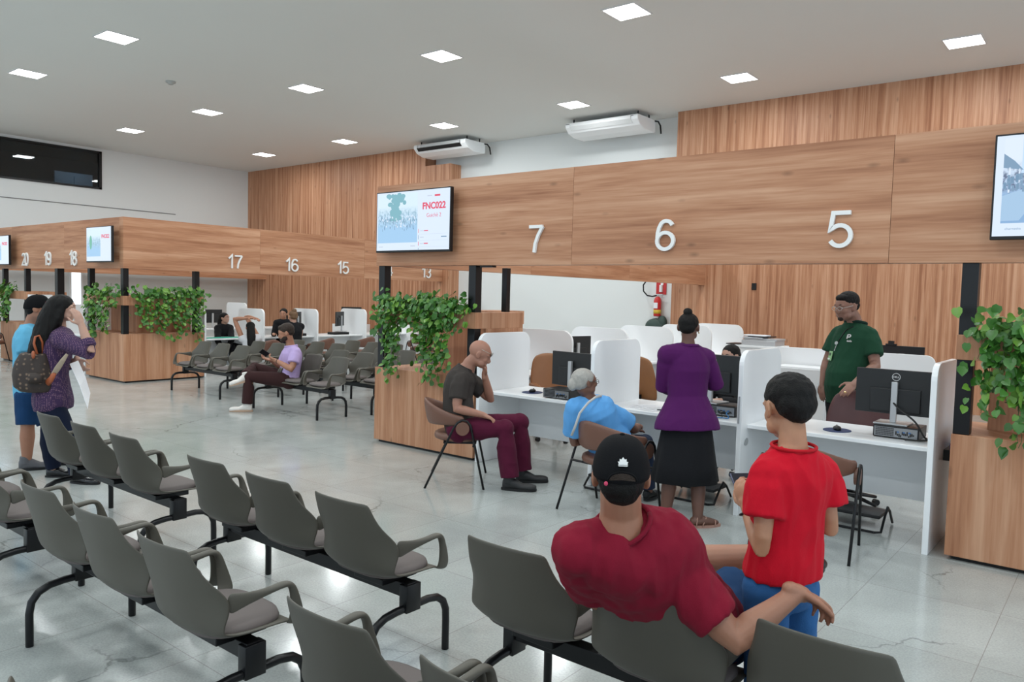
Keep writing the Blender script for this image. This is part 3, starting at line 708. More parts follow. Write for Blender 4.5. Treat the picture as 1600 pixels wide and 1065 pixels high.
def computer(x, y, z, label, cables=True):
    t = thing('desktop_computer', label, 'computer', (x, y, z), 0, 'desktop computers on the near counters')
    put('case', MB().box(-.16, 0, .004, .16, .27, .093), BLKP, t, bevel=.004)
    b = MB().box(-.150, -.004, .012, .150, 0, .083)
    p = put('rear_plate', b, mat('port_plate_grey', (.30, .31, .32), .4, metal=.6), t)
    rr_ = random.Random(int(abs(x)*1000)); q = MB()
    for i in range(22):
        xx = -.14+.13*i/22*1.0; 
        for j in range(5): q.box(xx, -.006, .018+j*.013, xx+.0035, -.004, .027+j*.013)
    put('vent_grid', q, BLKP, p)
    q = MB()
    for i in range(12):
        xx = .0+.011*i; zz = .016+rr_.random()*.02; q.box(xx, -.007, zz, xx+.008, -.004, zz+.010+.02*rr_.random())
    put('ports', q, BLKP, p)
    q = MB()
    for i in range(3): q.box(.01+.04*i, -.0075, .05, .025+.04*i, -.004, .058)
    put('blue_ports', q, mat('port_blue', (.05, .16, .4), .4), p)
    return t
def curvy(name, pts, r_, m, label, cat):
    q = [V(p) for p in pts]; out = []
    for i in range(len(q)-1):
        p0 = q[max(i-1, 0)]; p1 = q[i]; p2 = q[i+1]; p3 = q[min(i+2, len(q)-1)]
        for k in range(6):
            s = k/6; out.append(.5*((2*p1)+(p2-p0)*s+(2*p0-5*p1+4*p2-p3)*s*s+(3*p1-p0-3*p2+p3)*s**3))
    out.append(q[-1])
    o = put(name, MB().tube(out, r_, 7), m, smooth=True)
    return tag(o, label, cat) if label else o
def mouse(x, y, rz, label, k=0):
    tag(put('mouse_pad', MB().tube([(x, y, .7405), (x, y, .745)], .105, 28, ell=1.1), NAVY), 'navy mouse pad '+label, 'mouse pad')
    t = thing('mouse', 'black computer mouse on the pad '+label, 'mouse', (x, y, .7455), rz)
    put('body', MB().ball((0, 0, .012), (.031, .056, .022)), BLKP, t, smooth=True)
    put('wheel', MB().tube([(-.004, .03, .031), (.004, .03, .031)], .006, 10), DGREY, t)
def keyboard(x, y, rz, label):
    t = thing('keyboard', label, 'keyboard', (x, y, .7405), rz, 'keyboards')
    put('body', MB().box(-.22, -.07, 0, .22, .07, .016), BLKP, t, bevel=.004)
    q = MB()
    for i in range(14):
        for j in range(5): q.box(-.21+i*.03, -.06+j*.025, .016, -.185+i*.03, -.04+j*.025, .022)
    put('keys', q, DGREY, t)
computer(-1.36, 6.36, .741, 'black desktop computer lying under the monitor at counter 5')
monitor(-1.41, 6.52, .835, R(0), 'large black monitor seen from behind at counter 5', h=(.07, .415))
computer(-2.80, 6.40, .741, 'black desktop computer full of cables beside the woman in purple')
monitor(-2.93, 6.56, .835, R(-6), 'black monitor seen from behind beside the woman in purple', h=(.08, .43))
computer(-4.40, 6.20, .741, 'black desktop computer beside the grey haired woman\'s head')
monitor(-4.50, 6.62, .741, R(-8), 'black monitor seen from behind at counter 7', logo=False, h=(.08, .435))
monitor(-6.06, 9.0, .741, R(80), 'thin grey monitor seen almost edge-on beyond counter 7', logo=False, h=(.10, .46))
mouse(-1.80, 6.42, .4, 'beside the counter 5 computer'); keyboard(-1.62, 6.72, 0, 'black keyboard on the white worktop at counter 5') if False else None
mouse(-4.86, 6.42, .2, 'on the white worktop right of the bald man')
mouse(-6.2, 7.75, .2, 'far behind the bald man\'s counter')
curvy('monitor_cable', [(-1.44, 6.50, 1.02), (-1.36, 6.44, .96), (-1.24, 6.40, .88), (-1.17, 6.38, .78), (-1.15, 6.42, .752), (-1.20, 6.34, .752)], .007, CABLE, 'thick black cable running from the counter 5 monitor to the desk', 'cable')
curvy('power_cable', [(-1.12, 6.6, .75), (-1.13, 6.45, .77), (-1.17, 6.33, .756), (-1.28, 6.30, .752)], .006, CABLE, 'black power cable lying right of the counter 5 computer', 'cable')
for k, (c, x) in enumerate(((CABLE, -2.76), (mat('blue_cable', (.03, .2, .5), .5), -2.70), (mat('grey_cable', (.3, .3, .3), .5), -2.84), (CABLE, -2.9))):
    curvy('computer_cable', [(x, 6.40, .79), (x+.02, 6.30, .80-.01*k), (x+.06, 6.26, .755), (x-.04+.03*k, 6.25, .752), (x-.1, 6.22+.01*k, .752)], .004, c,
          ('black', 'blue', 'grey', 'outer black')[k]+' cable plugged into the computer beside the woman in purple', 'cable')
# papers
tag(put('paper_sheet', MB().box(-4.03, 6.25, .7405, -3.93, 6.55, .743), PAPER), 'paper slip at the right end of counter 7', 'paper') if False else None
for k, (x, y, rz) in enumerate(((-3.55, 6.36, .3), (-3.40, 6.33, -.1), (-3.46, 6.42, .9))):
    o = put('paper_sheet', MB().box(-.10, -.14, 0, .10, .14, .0015), PAPER, loc=(x, y, .7405+k*.0018), rz=rz)
    tag(o, ('left sheet of paper', 'front sheet of paper', 'topmost sheet of paper')[k]+' on counter 6 beside the woman in purple', 'paper', 'papers on counter 6')
    put('printed_text', MB().box(-.07, -.10, .0015, .05, -.095, .002).box(-.07, -.05, .0015, .06, -.045, .002).box(-.07, .05, .0015, .06, .055, .002), BLKP, o)
tag(put('pen', MB().tube([(-3.33, 6.28, .748), (-3.22, 6.36, .748)], .005, 8), BLKP), 'black pen on the papers of counter 6', 'pen')
tag(put('blue_folder', MB().box(-1.01, 6.45, .70, -.955, 6.75, .74), mat('blue_plastic', (.01, .06, .35), .4)), 'blue folder between the last divider and the planter', 'folder')
tag(put('wall_hook', MB().box(-1.04, 6.4, .62, -.94, 6.8, .70), BLKP), 'dark ledge between the last divider and the planter', 'shelf')

# monitors on the far counters
def small_monitor(x, y, rz, label, z=.74):
    return monitor(x, y, z, rz, label, 'black monitors on the far counters', .27, (.13, .46), False)
small_monitor(-14.45, 12.0-.42, R(122), 'far small monitor left of the number 15 divider', .80)
small_monitor(-14.35, 10.3, R(122), 'far small monitor beside the woman with the hair bun', .80)
small_monitor(-17.95, 8.12, R(90), 'far black monitor behind the woman in black')
small_monitor(-17.95, 10.38, R(88), 'wide far monitor above the woman with raised arms')
small_monitor(-16.5, 13.6, R(60), 'dark far monitor against the slatted wood wall', .86)
tag(put('monitor_table', MB().box(-16.8, 13.2, 0, -16.2, 14.0, .86), WHITE), 'pale cabinet carrying the far dark monitor', 'cabinet')
t = thing('desktop_computer', 'far black computer under the number 15 monitor', 'computer', (-14.35, 11.45, .741), R(90))
put('case', MB().box(-.22, -.12, 0, .22, .12, .055), BLKP, t, bevel=.004)
t = thing('desktop_computer', 'far black computer under the monitor beside the hair bun', 'computer', (-14.3, 10.22, .741), R(90))
put('case', MB().box(-.22, -.12, 0, .22, .12, .055), BLKP, t, bevel=.004)
tag(put('white_board', MB().box(-14.9, 10.95, .742, -14.87, 11.4, 1.1), WHITE, bevel=.01), 'small white board standing on the worktop below number 15', 'board') if False else None
tag(put('green_folder', MB().box(-14.45, 8.1, .741, -14.2, 8.9, .75), mat('green_plastic', (.0, .30, .20), .5)), 'green folder under the hand of the woman in black', 'folder')

# ------------------------------------------------------------------ wall screens
def pic_mat(name, top, low, dark, seed, crowd=.5):
    m = bpy.data.materials.new(name); m.use_nodes = True; nt = m.node_tree; N = nt.nodes; L = nt.links; b = N['Principled BSDF']
    tc = N.new('ShaderNodeTexCoord'); sp = N.new('ShaderNodeSeparateXYZ'); L.new(tc.outputs['Generated'], sp.inputs[0])
    rp = N.new('ShaderNodeValToRGB'); e = rp.color_ramp.elements; e[0].position = .3; e[0].color = (*low, 1); e[1].position = .75; e[1].color = (*top, 1); L.new(sp.outputs[2], rp.inputs[0])
    mp = N.new('ShaderNodeMapping'); mp.inputs['Scale'].default_value = (30, 1, 16); mp.inputs['Location'].default_value = (seed, 0, seed); L.new(tc.outputs['Generated'], mp.inputs[0])
    n = N.new('ShaderNodeTexNoise'); n.inputs['Scale'].default_value = 1; n.inputs['Detail'].default_value = 4; L.new(mp.outputs[0], n.inputs['Vector'])
    r1 = N.new('ShaderNodeMapRange'); r1.inputs[1].default_value = .46; r1.inputs[2].default_value = .60; L.new(n.outputs[0], r1.inputs[0])
    band = N.new('ShaderNodeValToRGB'); q = band.color_ramp.elements; q[0].position = .28; q[0].color = (0, 0, 0, 1); q[1].position = .72; q[1].color = (0, 0, 0, 1)
    k = q.new(.45); k.color = (1, 1, 1, 1); k = q.new(.56); k.color = (.9, .9, .9, 1); L.new(sp.outputs[2], band.inputs[0])
    mu = N.new('ShaderNodeMath'); mu.operation = 'MULTIPLY'; L.new(r1.outputs[0], mu.inputs[0]); L.new(band.outputs[0], mu.inputs[1])
    mx = N.new('ShaderNodeMix'); mx.data_type = 'RGBA'; L.new(mu.outputs[0], mx.inputs[0]); L.new(rp.outputs[0], mx.inputs[6]); mx.inputs[7].default_value = (*dark, 1)
    b.inputs['Base Color'].default_value = (.02, .02, .02, 1); b.inputs['Roughness'].default_value = .15
    L.new(mx.outputs[2], b.inputs['Emission Color']); b.inputs['Emission Strength'].default_value = .8
    return m
def emis(name, c, s=1): return mat(name, (.02, .02, .02), .15, emit=c, estr=s)
SCR = emis('screen_white', (.68, .78, .92), .85); SRED = emis('screen_red_ink', (.60, .05, .10)); SGREY = emis('screen_grey_ink', (.45, .5, .6)); SDRK = emis('screen_dark_ink', (.16, .26, .38))
PIC1 = pic_mat('screen_photo_square', (.70, .86, .96), (.36, .60, .86), (.20, .38, .50), 3)
PIC2 = pic_mat('screen_photo_street', (.75, .85, .98), (.24, .42, .68), (.05, .07, .16), 9)
TREE = emis('screen_tree', (.16, .36, .42)); BLD = emis('screen_building', (.45, .60, .80)); RAIL = emis('screen_railing', (.30, .45, .62))
def screen(x0, z0, x1, z1, yf, label, kind):
    cx_ = (x0+x1)/2; wd = x1-x0; H = z1-z0
    t = thing('wall_screen', label, 'screen', (cx_, yf, z0), 0, None)
    put('casing', MB().box(-wd/2, -.045, 0, wd/2, 0, H), BLKP, t, bevel=.004)
    put('wall_bracket', MB().box(-.15, 0, .15, .15, .06, H-.15), BLKP, t)
    s = put('display', MB().box(-wd/2+.012, -.0465, .022, wd/2-.012, -.045, H-.012), SCR, t)
    a0, a1 = -wd/2+.03, -wd/2+wd*.575
    if kind == 'street': a0, a1 = -wd/2+.055, wd/2-.4
    put('photo_area', MB().box(a0, -.0472, .105, a1, -.0465, H-.03), PIC2 if kind == 'street' else PIC1, s)
    if kind == 'call':
        rr_ = random.Random(4); tr = MB()
        for k in range(70):
            px_, pz_ = rr_.gauss(.31, .05), rr_.uniform(.36, .63)
            tr.ball((-wd/2+px_+(.02 if pz_ > .5 else 0), -.0474, pz_), (.03+.02*rr_.random(), .0004, .026), nu=7, nv=4)
        tag(put('photo_tree', tr, TREE, s), kind='stuff')
        pp = MB()
        for k in range(46):
            px_ = rr_.uniform(.05, .62); pz_ = rr_.uniform(.23, .36); h_ = rr_.uniform(.015, .05)
            pp.box(-wd/2+px_, -.0477, pz_, -wd/2+px_+rr_.uniform(.004, .012), -.0473, pz_+h_)
        tag(put('photo_crowd', pp, SDRK, s), kind='stuff')
        pp = MB()
        for k in range(34):
            px_ = rr_.uniform(.05, .62); pz_ = rr_.uniform(.27, .39); pp.box(-wd/2+px_, -.0479, pz_, -wd/2+px_+.012, -.0473, pz_+.02)
        tag(put('photo_shirts', pp, SCR, s), kind='stuff')
        cxx = wd*.285+.005
        text_at('call_number', 'FNC022', .098, SRED, s, (cxx, -.0472, .455), bold=.0032, sx=1.02)
        text_at('window_number', 'Guich\u00ea 2', .060, SRED, s, (cxx, -.0472, .368), bold=-.0008)
        put('red_tag', MB().box(cxx+.01, -.0475, .583, cxx+.09, -.0465, .603), SRED, s)
        put('grey_tag', MB().box(cxx-.10, -.0475, .588, cxx-.03, -.0465, .598), SGREY, s)
        for k in range(4):
            z = .225-k*.068
            put('list_bar', MB().box(a1+.018, -.0475, max(.024, z-.022), a1+.024, -.0465, z+.022), SRED if k % 2 == 0 else SDRK, s)
            if z > .05:
                put('list_text', MB().box(a1+.045, -.0475, z-.004, a1+.10, -.0465, z+.004), SGREY, s)
                put('list_text', MB().box(a1+.105, -.0475, z-.005, a1+.165, -.0465, z+.006) if k % 2 == 0 else MB().box(wd/2-.13, -.0475, z-.006, wd/2-.05, -.0465, z+.006), SRED if k % 2 == 0 else SDRK, s)
                put('list_line', MB().box(a1+.03, -.0472, z-.036, wd/2-.03, -.0465, z-.034), SGREY, s)
        put('caption_text', MB().box(a0+.02, -.0475, .058, a0+.09, -.0465, .066), SGREY, s)
        put('caption_text', MB().box(a1-.10, -.0475, .06, a1-.03, -.0465, .072), SGREY, s)
    elif kind == 'street':
        put('photo_railing', MB().prism([(a0, .12), (a0+.10, .12), (a0+.24, .33), (a0+.24, .36), (a0, .28)], 'y', -.0478, -.0473), RAIL, s)
        put('photo_building', MB().prism([(a0+.10, .42), (a0+.28, .40), (a0+.28, H-.04), (a0+.10, H-.04)], 'y', -.0478, -.0473), BLD, s)
        put('photo_canopy', MB().prism([(a0, .46), (a0+.11, .44), (a0+.06, .50), (a0, .55)], 'y', -.0482, -.0476), SDRK, s)
        put('photo_pole', MB().box(a0+.03, -.0482, .30, a0+.04, -.0476, .46).box(a0+.085, -.0482, .32, a0+.092, -.0476, .45), SCR, s)
        rr_ = random.Random(8); pp = MB()
        for k in range(40):
            px_ = rr_.uniform(0, .36); pz_ = rr_.uniform(.32, .40); pp.box(a0+px_, -.0485, pz_-.02, a0+px_+.014, -.0479, pz_+.02)
        tag(put('photo_crowd', pp, SDRK, s), kind='stuff')
        text_at('caption_text', 'charneska', .022, SDRK, s, (a0+.07, -.0472, .062))
    else:
        text_at('call_number', 'FNC022', .09, SRED, s, (wd*.27, -.0472, .43), bold=.002)
        put('photo_figure', MB().ball((a0+.16, -.0474, .36), (.05, .0005, .13), nu=8, nv=5), emis('screen_green', (.12, .38, .28)), s)
    return t
screen(-6.75, 2.19, -5.60, 2.862, 5.95, 'wall screen with ticket FNC022 and crowd photo left of the number 7', 'call')
screen(-.768, 2.19, .40, 2.865, 5.95, 'wall screen with a street photo cut by the right edge', 'street')
screen(-15.10, 2.15, -14.09, 2.79, 6.28, 'thick framed wall screen at the corner of the far left fascia', 'far')
screen(-19.97, 2.12, -18.93, 2.76, 6.28, 'wall screen at the far left edge of the photo, beside number 20', 'far')

# ------------------------------------------------------------------ fire extinguisher, signs
t = thing('fire_extinguisher', 'small red fire extinguisher hanging on the white back wall', 'fire extinguisher', (-7.93, 14.80, 1.38))
put('cylinder', MB().tube([(0, 0, .0), (0, 0, .02), (0, 0, .34), (0, 0, .39), (0, 0, .42)], [.07, .08, .08, .06, .03], 20), RED, t, smooth=True)
put('label_band', MB().tube([(0, 0, .06), (0, 0, .14)], .082, 20), YEL, t, smooth=True)
put('paper_label', MB().box(-.045, -.086, .17, .045, -.078, .29), PAPER, t)
put('valve', MB().tube([(0, 0, .42), (0, 0, .46)], .02, 10).box(-.03, -.02, .45, .12, .02, .475), SILV, t)
put('hose', MB().tube([(0, 0, .45), (-.12, -.02, .42), (-.24, -.03, .44), (-.33, -.03, .53), (-.34, -.03, .66), (-.27, -.02, .76)], .016, 8), BLKP, t, smooth=True)
put('bracket', MB().box(-.02, .0, .30, .02, .10, .36), BLKP, t)
t = thing('fire_sign', 'small red and white sign above the fire extinguisher', 'sign', (-7.90, 14.895, 2.02))
put('plate', MB().box(-.12, -.01, -.17, .12, 0, .17), RED, t)
put('pictogram', MB().tube([(0, -.014, -.12), (0, -.014, .03)], .04, 12).box(-.01, -.02, .03, .05, -.011, .08), PAPER, t)
t = thing('wall_bag', 'dark green bag hanging under the fire extinguisher', 'bag', (-7.95, 14.80, .98))
put('bag_body', MB().ball((0, 0, .18), (.26, .08, .18)).ball((.14, 0, .28), (.12, .06, .14)), DGREEN, t, smooth=True)
tag(put('wall_socket', MB().box(-5.76, 14.475, 1.97, -5.67, 14.499, 2.10), BLKP, bevel=.006), 'small black socket on the wood wall below the number 6', 'socket')
tag(put('white_notice_board', MB().box(-18.44, 6.42, .9, -18.42, 6.9, 1.5), WHITE), 'white board on the side of the far left planter', 'board')

# ------------------------------------------------------------------ hanging ivy
LEAFA = mat('ivy_leaf_green', (.045, .155, .02), .38, var=.55, vscale=9, spec=.5)
LEAFB = mat('ivy_leaf_light', (.13, .28, .035), .38, var=.45, vscale=9, spec=.5)
VINE = mat('vine_stem', (.07, .11, .03), .6)
def leaf(mb, c, s, rnd, out):
    """heart-shaped folded leaf hanging outwards along 'out'"""
    tip = V((rnd.gauss(0, .55), rnd.gauss(0, .55), -.75+rnd.gauss(0, .45)))+out*.55; tip.normalize()
    nrm = out+V((rnd.gauss(0, .55), rnd.gauss(0, .55), .35+rnd.gauss(0, .4))); nrm = (nrm-tip*nrm.dot(tip)).normalized(); sd = tip.cross(nrm)
    pr = [(0, 0), (.10, .30), (.42, .46), (.72, .30), (1.05, 0)]
    vs = []
    for t_, w_ in pr: vs.append(c+tip*(t_-.05)*s+nrm*(-.10*t_*t_*s))
    for sg in (1, -1):
        for t_, w_ in ((-.10, .26), (.16, .46), (.52, .42), (.80, .20)): vs.append(c+tip*t_*s+sd*(sg*w_*s)+nrm*(.10*s*w_*2-.10*t_*t_*s))
    fs = [(0, 5, 6, 1), (1, 6, 7, 2), (2, 7, 8, 3), (3, 8, 4), (0, 1, 10, 9), (1, 2, 11, 10), (2, 3, 12, 11), (3, 4, 12)]
    mb.add(vs, fs)
def ivy(name_label, strands, seed, size=.062, dens=1.0, out=V((0, -1, 0))):
    rnd = random.Random(seed); a = MB(); b = MB(); st = MB(); base = V(strands[0][0])
    t = thing('hanging_ivy', name_label, 'plant', (base.x, base.y, base.z))
    for top, zb, spread in strands:
        p = V(top)-out*.10; pts = [p.copy()]; p = V(top)+V((0, 0, .03)); pts.append(p.copy())
        q = V(top)+out*.05; L_ = max(.05, q.z-zb); nst = max(2, int(L_/.045)); cur = q.copy(); sway = V((rnd.gauss(0, .3), 0, 0))
        side = V((out.y, -out.x, 0))
        for i in range(nst):
            cur = cur+V((0, 0, -L_/nst))+side*rnd.gauss(0, .012)+out*rnd.gauss(0, .006); pts.append(cur.copy())
            for j in range(2 if rnd.random() < .75*dens else 1):
                c = cur+side*rnd.gauss(0, spread)+out*abs(rnd.gauss(.02, .03))+V((0, 0, rnd.gauss(0, .02)))
                leaf(a if rnd.random() < .66 else b, c, size*rnd.uniform(.65, 1.2), rnd, out)
        for i in range(int(9*dens)):
            c = V(top)+side*rnd.gauss(0, .07)+V((0, 0, abs(rnd.gauss(.04, .07))))+out*rnd.gauss(0, .06)
            leaf(a if rnd.random() < .66 else b, c, size*rnd.uniform(.7, 1.25), rnd, out)
        st.tube(pts, .0022, 5)
    for nm, mb, m in (('foliage', a, LEAFA), ('young_foliage', b, LEAFB), ('vine', st, VINE)):
        o = part_at(nm, mb, m, t); 
        if nm != 'vine':
            tag(o, kind='stuff')
            for p_ in o.data.polygons: p_.use_smooth = True
    return t
def row(px_list, Y=None, X=None, z=1.57):
    out = []
    for px_, pb in px_list:
        q = P(px_, pb, Y) if Y is not None else PX(px_, pb, X)
        out.append(((q.x, q.y, z), q.z))
    return out
s1 = [(a, b, .045) for a, b in row([(597, 520), (603, 535), (610, 580), (618, 586), (628, 590), (634, 540), (642, 510), (650, 505), (658, 520), (664, 535), (668, 560), (674, 588), (680, 597), (686, 596), (692, 575), (698, 570), (704, 545), (710, 515), (716, 500), (722, 512), (729, 512), (660, 500), (645, 495), (690, 520), (675, 530), (700, 500), (615, 530), (624, 540), (600, 480), (606, 500), (612, 520), (622, 500), (632, 490), (638, 500), (648, 480), (656, 490), (662, 540), (670, 520), (682, 530), (694, 540), (706, 490), (714, 480), (666, 490), (676, 500), (686, 560), (678, 575)], Y=6.0)]
ivy('dense green ivy hanging from the near planter behind the bald man', s1, 5, .062, 1.5)
s2 = [(a, b, .05) for a, b in row([(1531, 640), (1536, 560), (1543, 600), (1546, 645), (1556, 560), (1562, 600), (1570, 625), (1574, 655), (1583, 590), (1590, 640), (1597, 690), (1608, 700), (1550, 550), (1568, 560), (1586, 560), (1600, 600), (1620, 640), (1640, 600), (1660, 650)], Y=6.0)]
ivy('green ivy with long thin strands at the right edge of the photo', s2, 6, .068, .8)
s3 = [(a, b, .05) for a, b in row([(142, 500), (148, 522), (154, 525), (160, 500), (166, 512), (172, 515), (178, 505), (184, 480), (152, 500), (168, 495)], Y=6.37)]
s4 = [(a, b, .06) for a, b in row([(212, 490), (220, 500), (228, 512), (234, 518), (241, 500), (248, 520), (254, 526), (262, 500), (268, 520), (274, 527), (282, 500), (290, 495), (298, 510), (303, 529), (308, 520), (312, 490), (244, 495), (286, 500)], X=-13.97)]
ivy('ivy on the left side of the wide far planter', s3, 7, .075, 1.5)
ivy('long ivy curtain on the wide far planter, right of the corner post', s4, 8, .075, 1.7, V((1, 0, 0)))
s5 = [(a, b, .06) for a, b in row([(-14, 495), (-4, 500), (4, 498), (10, 490), (16, 500), (20, 480), (0, 480), (12, 475)], Y=6.37)]
ivy('ivy at the left edge behind the man in the blue shirt', s5, 9, .085, 1.5)
# ------------------------------------------------------------------ people
def W(px, py, D):
    return EYE + (_f + _r*((px-800)/FPX) - _u*((py-532.5)/FPX))*D
_fH = V((-math.sin(_yaw), math.cos(_yaw), 0))
def S(a, b, c=0): return (_r0*a + _fH*b + V((0, 0, c))).normalized()
def remesh(name, mb, m, root, vox=.008, smooth=3, folds=0, fscale=9, stretch=(1, 1, .30), lock=None):
    me = mb.mesh(name); o = bpy.data.objects.new(name, me); COL.objects.link(o); me.materials.append(m)
    q = o.modifiers.new('r', 'REMESH'); q.mode = 'VOXEL'; q.voxel_size = vox; q.adaptivity = 0
    if smooth: q = o.modifiers.new('s', 'SMOOTH'); q.factor = .5; q.iterations = smooth
    bake(o); me = o.data
    if folds:
        n = len(me.vertices); cs = np.empty(n*3); me.vertices.foreach_get('co', cs); cs = cs.reshape(-1, 3)
        ns = np.empty(n*3); me.vertex_normals.foreach_get('vector', ns); ns = ns.reshape(-1, 3)
        d = np.empty(n); st = np.array(stretch)*fscale
        for i in range(n):
            p = V(cs[i]*st); a = noise.noise(p); b = noise.noise(p*2.3+V((5, 1, 2)))
            d[i] = (1-abs(a)*2.6)*.7+b*.5
        cs += ns*(d*folds)[:, None]; me.vertices.foreach_set('co', cs.ravel()); me.update()
    me.materials.clear(); me.materials.append(m)
    for p in me.polygons: p.use_smooth = True
    o.parent = root; o.matrix_parent_inverse = Matrix.Translation(-root.location)
    return o
def basis(f, up=None):
    f = f.normalized(); u = up or V((0, 0, 1)); u = (u-f*u.dot(f)).normalized(); r_ = f.cross(u)
    return Matrix((r_, f, u)).transposed()          # columns right, forward, up
MPROF = [(-.16, .125, .095), (-.05, .160, .112), (.06, .166, .115), (.2, .156, .112), (.36, .148, .108), (.52, .155, .112), (.68, .168, .118), (.80, .172, .112), (.90, .150, .092), (.97, .092, .070), (1.03, .060, .058)]
FPROF = [(-.16, .125, .095), (-.05, .170, .118), (.06, .176, .122), (.2, .158, .108), (.36, .135, .096), (.52, .138, .100), (.66, .150, .118), (.78, .150, .108), (.90, .130, .082), (.97, .080, .062), (1.03, .052, .052)]
def prof_at(pr, t):
    for a, b in zip(pr, pr[1:]):
        if a[0] <= t <= b[0]:
            k = (t-a[0])/(b[0]-a[0]); return a[1]+(b[1]-a[1])*k, a[2]+(b[2]-a[2])*k
    return (pr[0][1:] if t < pr[0][0] else pr[-1][1:])
def torso(mb, J, ts, pr, g=1, ease=0, belly=0, scale=1, flare=None, H=1):
    A = (J['hipL']+J['hipR'])/2; B = J['nb']; hs = (J['hipR']-J['hipL']).normalized(); ss = (J['shR']-J['shL']).normalized()
    up = (B-A).normalized(); fr0 = up.cross(hs).normalized(); C = (A+B)/2+fr0*J.get('bend', 0); rs = []
    for t in ts:
        tt = max(0, t); c = A*(1-tt)**2+C*2*tt*(1-tt)+B*tt*tt
        tn = ((C-A)*(1-tt)+(B-C)*tt).normalized()
        if t < 0: c = A+tn*t*(B-A).length
        k = min(1, max(0, t*1.15)); s = (hs*(1-k)+ss*k); s = (s-tn*s.dot(tn)).normalized(); f = tn.cross(s)
        w_, d_ = prof_at(pr, t); w_ = w_*g*H+ease; d_ = d_*g*H+ease
        if flare: e = flare(t); w_ += e; d_ += e*.8
        bl = belly*math.exp(-((t-.28)/.22)**2); c = c+f*bl*.55; d_ += bl*.5
        rs.append((c, s*w_, f*d_))
    mb.rings(rs, 26)
def hand(mb, w_, d, n, side, curl=.35, s=1.0, spread=.0):
    """w_: wrist, d: direction of the palm, n: the way the palm faces, side: +1 thumb along d x n, -1 against"""
    d = d.normalized(); n = (n-d*n.dot(d)).normalized(); t = d.cross(n)*side
    pal = Matrix((t, d, n)).transposed()
    mb.ball(w_+d*.045*s, (.040*s, .054*s, .017*s), pal, 14, 10)
    mb.tube([w_-d*.03*s, w_+d*.02*s], [.026*s, .027*s], 10, 'round', ell=1)
    for k, (off, ln, r_) in enumerate(((.030, .078, .0092), (.010, .086, .0095), (-.010, .080, .0092), (-.029, .062, .0082))):
        a = w_+d*(.078-.004*abs(k-1))*s+t*off*s; dd = d+t*(spread*(1.2-k)*.25); pts = [a-d*.03*s]; rad = [r_*s*1.1]
        cu = curl*(1+.12*k); 
        for q, fr in enumerate((.42, .33, .25)):
            an = cu*(q+.6); v = (dd*math.cos(an)+n*math.sin(an)).normalized(); pts.append(a.copy()); rad.append(r_*s*(1-.06*q)); a = a+v*ln*fr*s
        pts.append(a); rad.append(r_*s*.78); mb.tube(pts, rad, 8, 'round')
    a = w_+d*.018*s+t*.028*s; v = (d*.55+t*.75+n*.25).normalized(); b = a+v*.036*s; c = b+(d*.85+t*.3+n*.35).normalized()*.034*s; e = c+(d*.9+n*.5).normalized()*.024*s
    mb.tube([a-v*.02*s, a, b, c, e], [.012*s, .014*s, .0115*s, .0105*s, .008*s], 8, 'round')
def head(mb, c, B, s=1.0, jaw=1.0, nose=1.0, ear=1.0, fat=0):
    def q(x, y, z): return c + B @ V((x*s, y*s, z*s))
    def el(x, y, z, rx, ry, rz, rot=None): mb.ball(q(x, y, z), (rx*s, ry*s, rz*s), B if rot is None else B @ rot, 18, 12)
    el(0, -.014, .030, .077, .096, .086); el(0, .008, .020, .073, .088, .075)
    el(0, .028, -.030, .058+fat, .062, .078*jaw); el(0, .055, -.082, .030+fat*.5, .030, .024*jaw); el(0, .01, -.055, .058+fat, .060, .045)
    for sx in (-1, 1):
        el(sx*.030, .060, -.022, .027+fat*.4, .027, .030); el(sx*.030, .074, .024, .026, .014, .010)
        el(sx*.040, .040, -.060, .020+fat*.8, .035, .030)
        er = Matrix.Rotation(sx*R(22), 3, 'Z'); el(sx*.079*ear, -.006, -.004, .009, .021, .032, er); el(sx*.076*ear, .004, -.020, .010, .012, .018, er)
        el(sx*.0105, .094*nose, -.030, .0085, .011, .008)
    mb.tube([q(0, .076, .020), q(0, .090, -.004), q(0, .103*nose, -.022), q(0, .100*nose, -.034)], [.010*s, .011*s, .0125*s, .010*s], 10, 'round')
    el(0, .082, -.054, .024, .011, .0065); el(0, .079, -.066, .021, .012, .0075)
def eyes(root, c, B, s=1.0, iris=(.03, .015, .01)):
    for sx in (-1, 1):
        p = c+B @ V((sx*.031*s, .074*s, .006*s)); w_ = MB().ball(p, (.0125*s, .0125*s, .009*s), B, 12, 8)
        e = put('eye', w_, mat('eye_white', (.7, .68, .66), .2), None, smooth=True); e.parent = root; e.matrix_parent_inverse = Matrix.Translation(-root.location)
        i = put('iris', MB().ball(p+B @ V((0, .0085*s, 0)), (.0055*s, .005*s, .0055*s), B, 10, 6), mat('iris_dark', iris, .1), None, smooth=True); i.parent = e
        b = put('eyebrow', MB().tube([c+B @ V((sx*.012*s, .088*s, .028*s)), c+B @ V((sx*.030*s, .088*s, .034*s)), c+B @ V((sx*.050*s, .072*s, .028*s))], [.003*s, .0042*s, .002*s], 6, 'round'), mat('brow_dark', (.015, .01, .008), .8), None, smooth=True)
        b.parent = root; b.matrix_parent_inverse = Matrix.Translation(-root.location)
def limb(mb, a, b, c, ra, rb, rc, g=1, bulge=.0, ease=0, ext=True):
    """two bone limb a-b-c with mid radii"""
    m1 = a.lerp(b, .45); m2 = b.lerp(c, .28); m3 = b.lerp(c, .65)
    mb.tube([a, m1, a.lerp(b, .85), b, m2, m3, c], [ra*g+ease, (ra*.92+rb*.08)*g+ease, (rb*1.05)*g+ease, rb*g+ease, (rb*1.0+bulge)*g+ease, (rc*1.25+bulge*.35)*g+ease, rc*g+ease], 16, 'round')
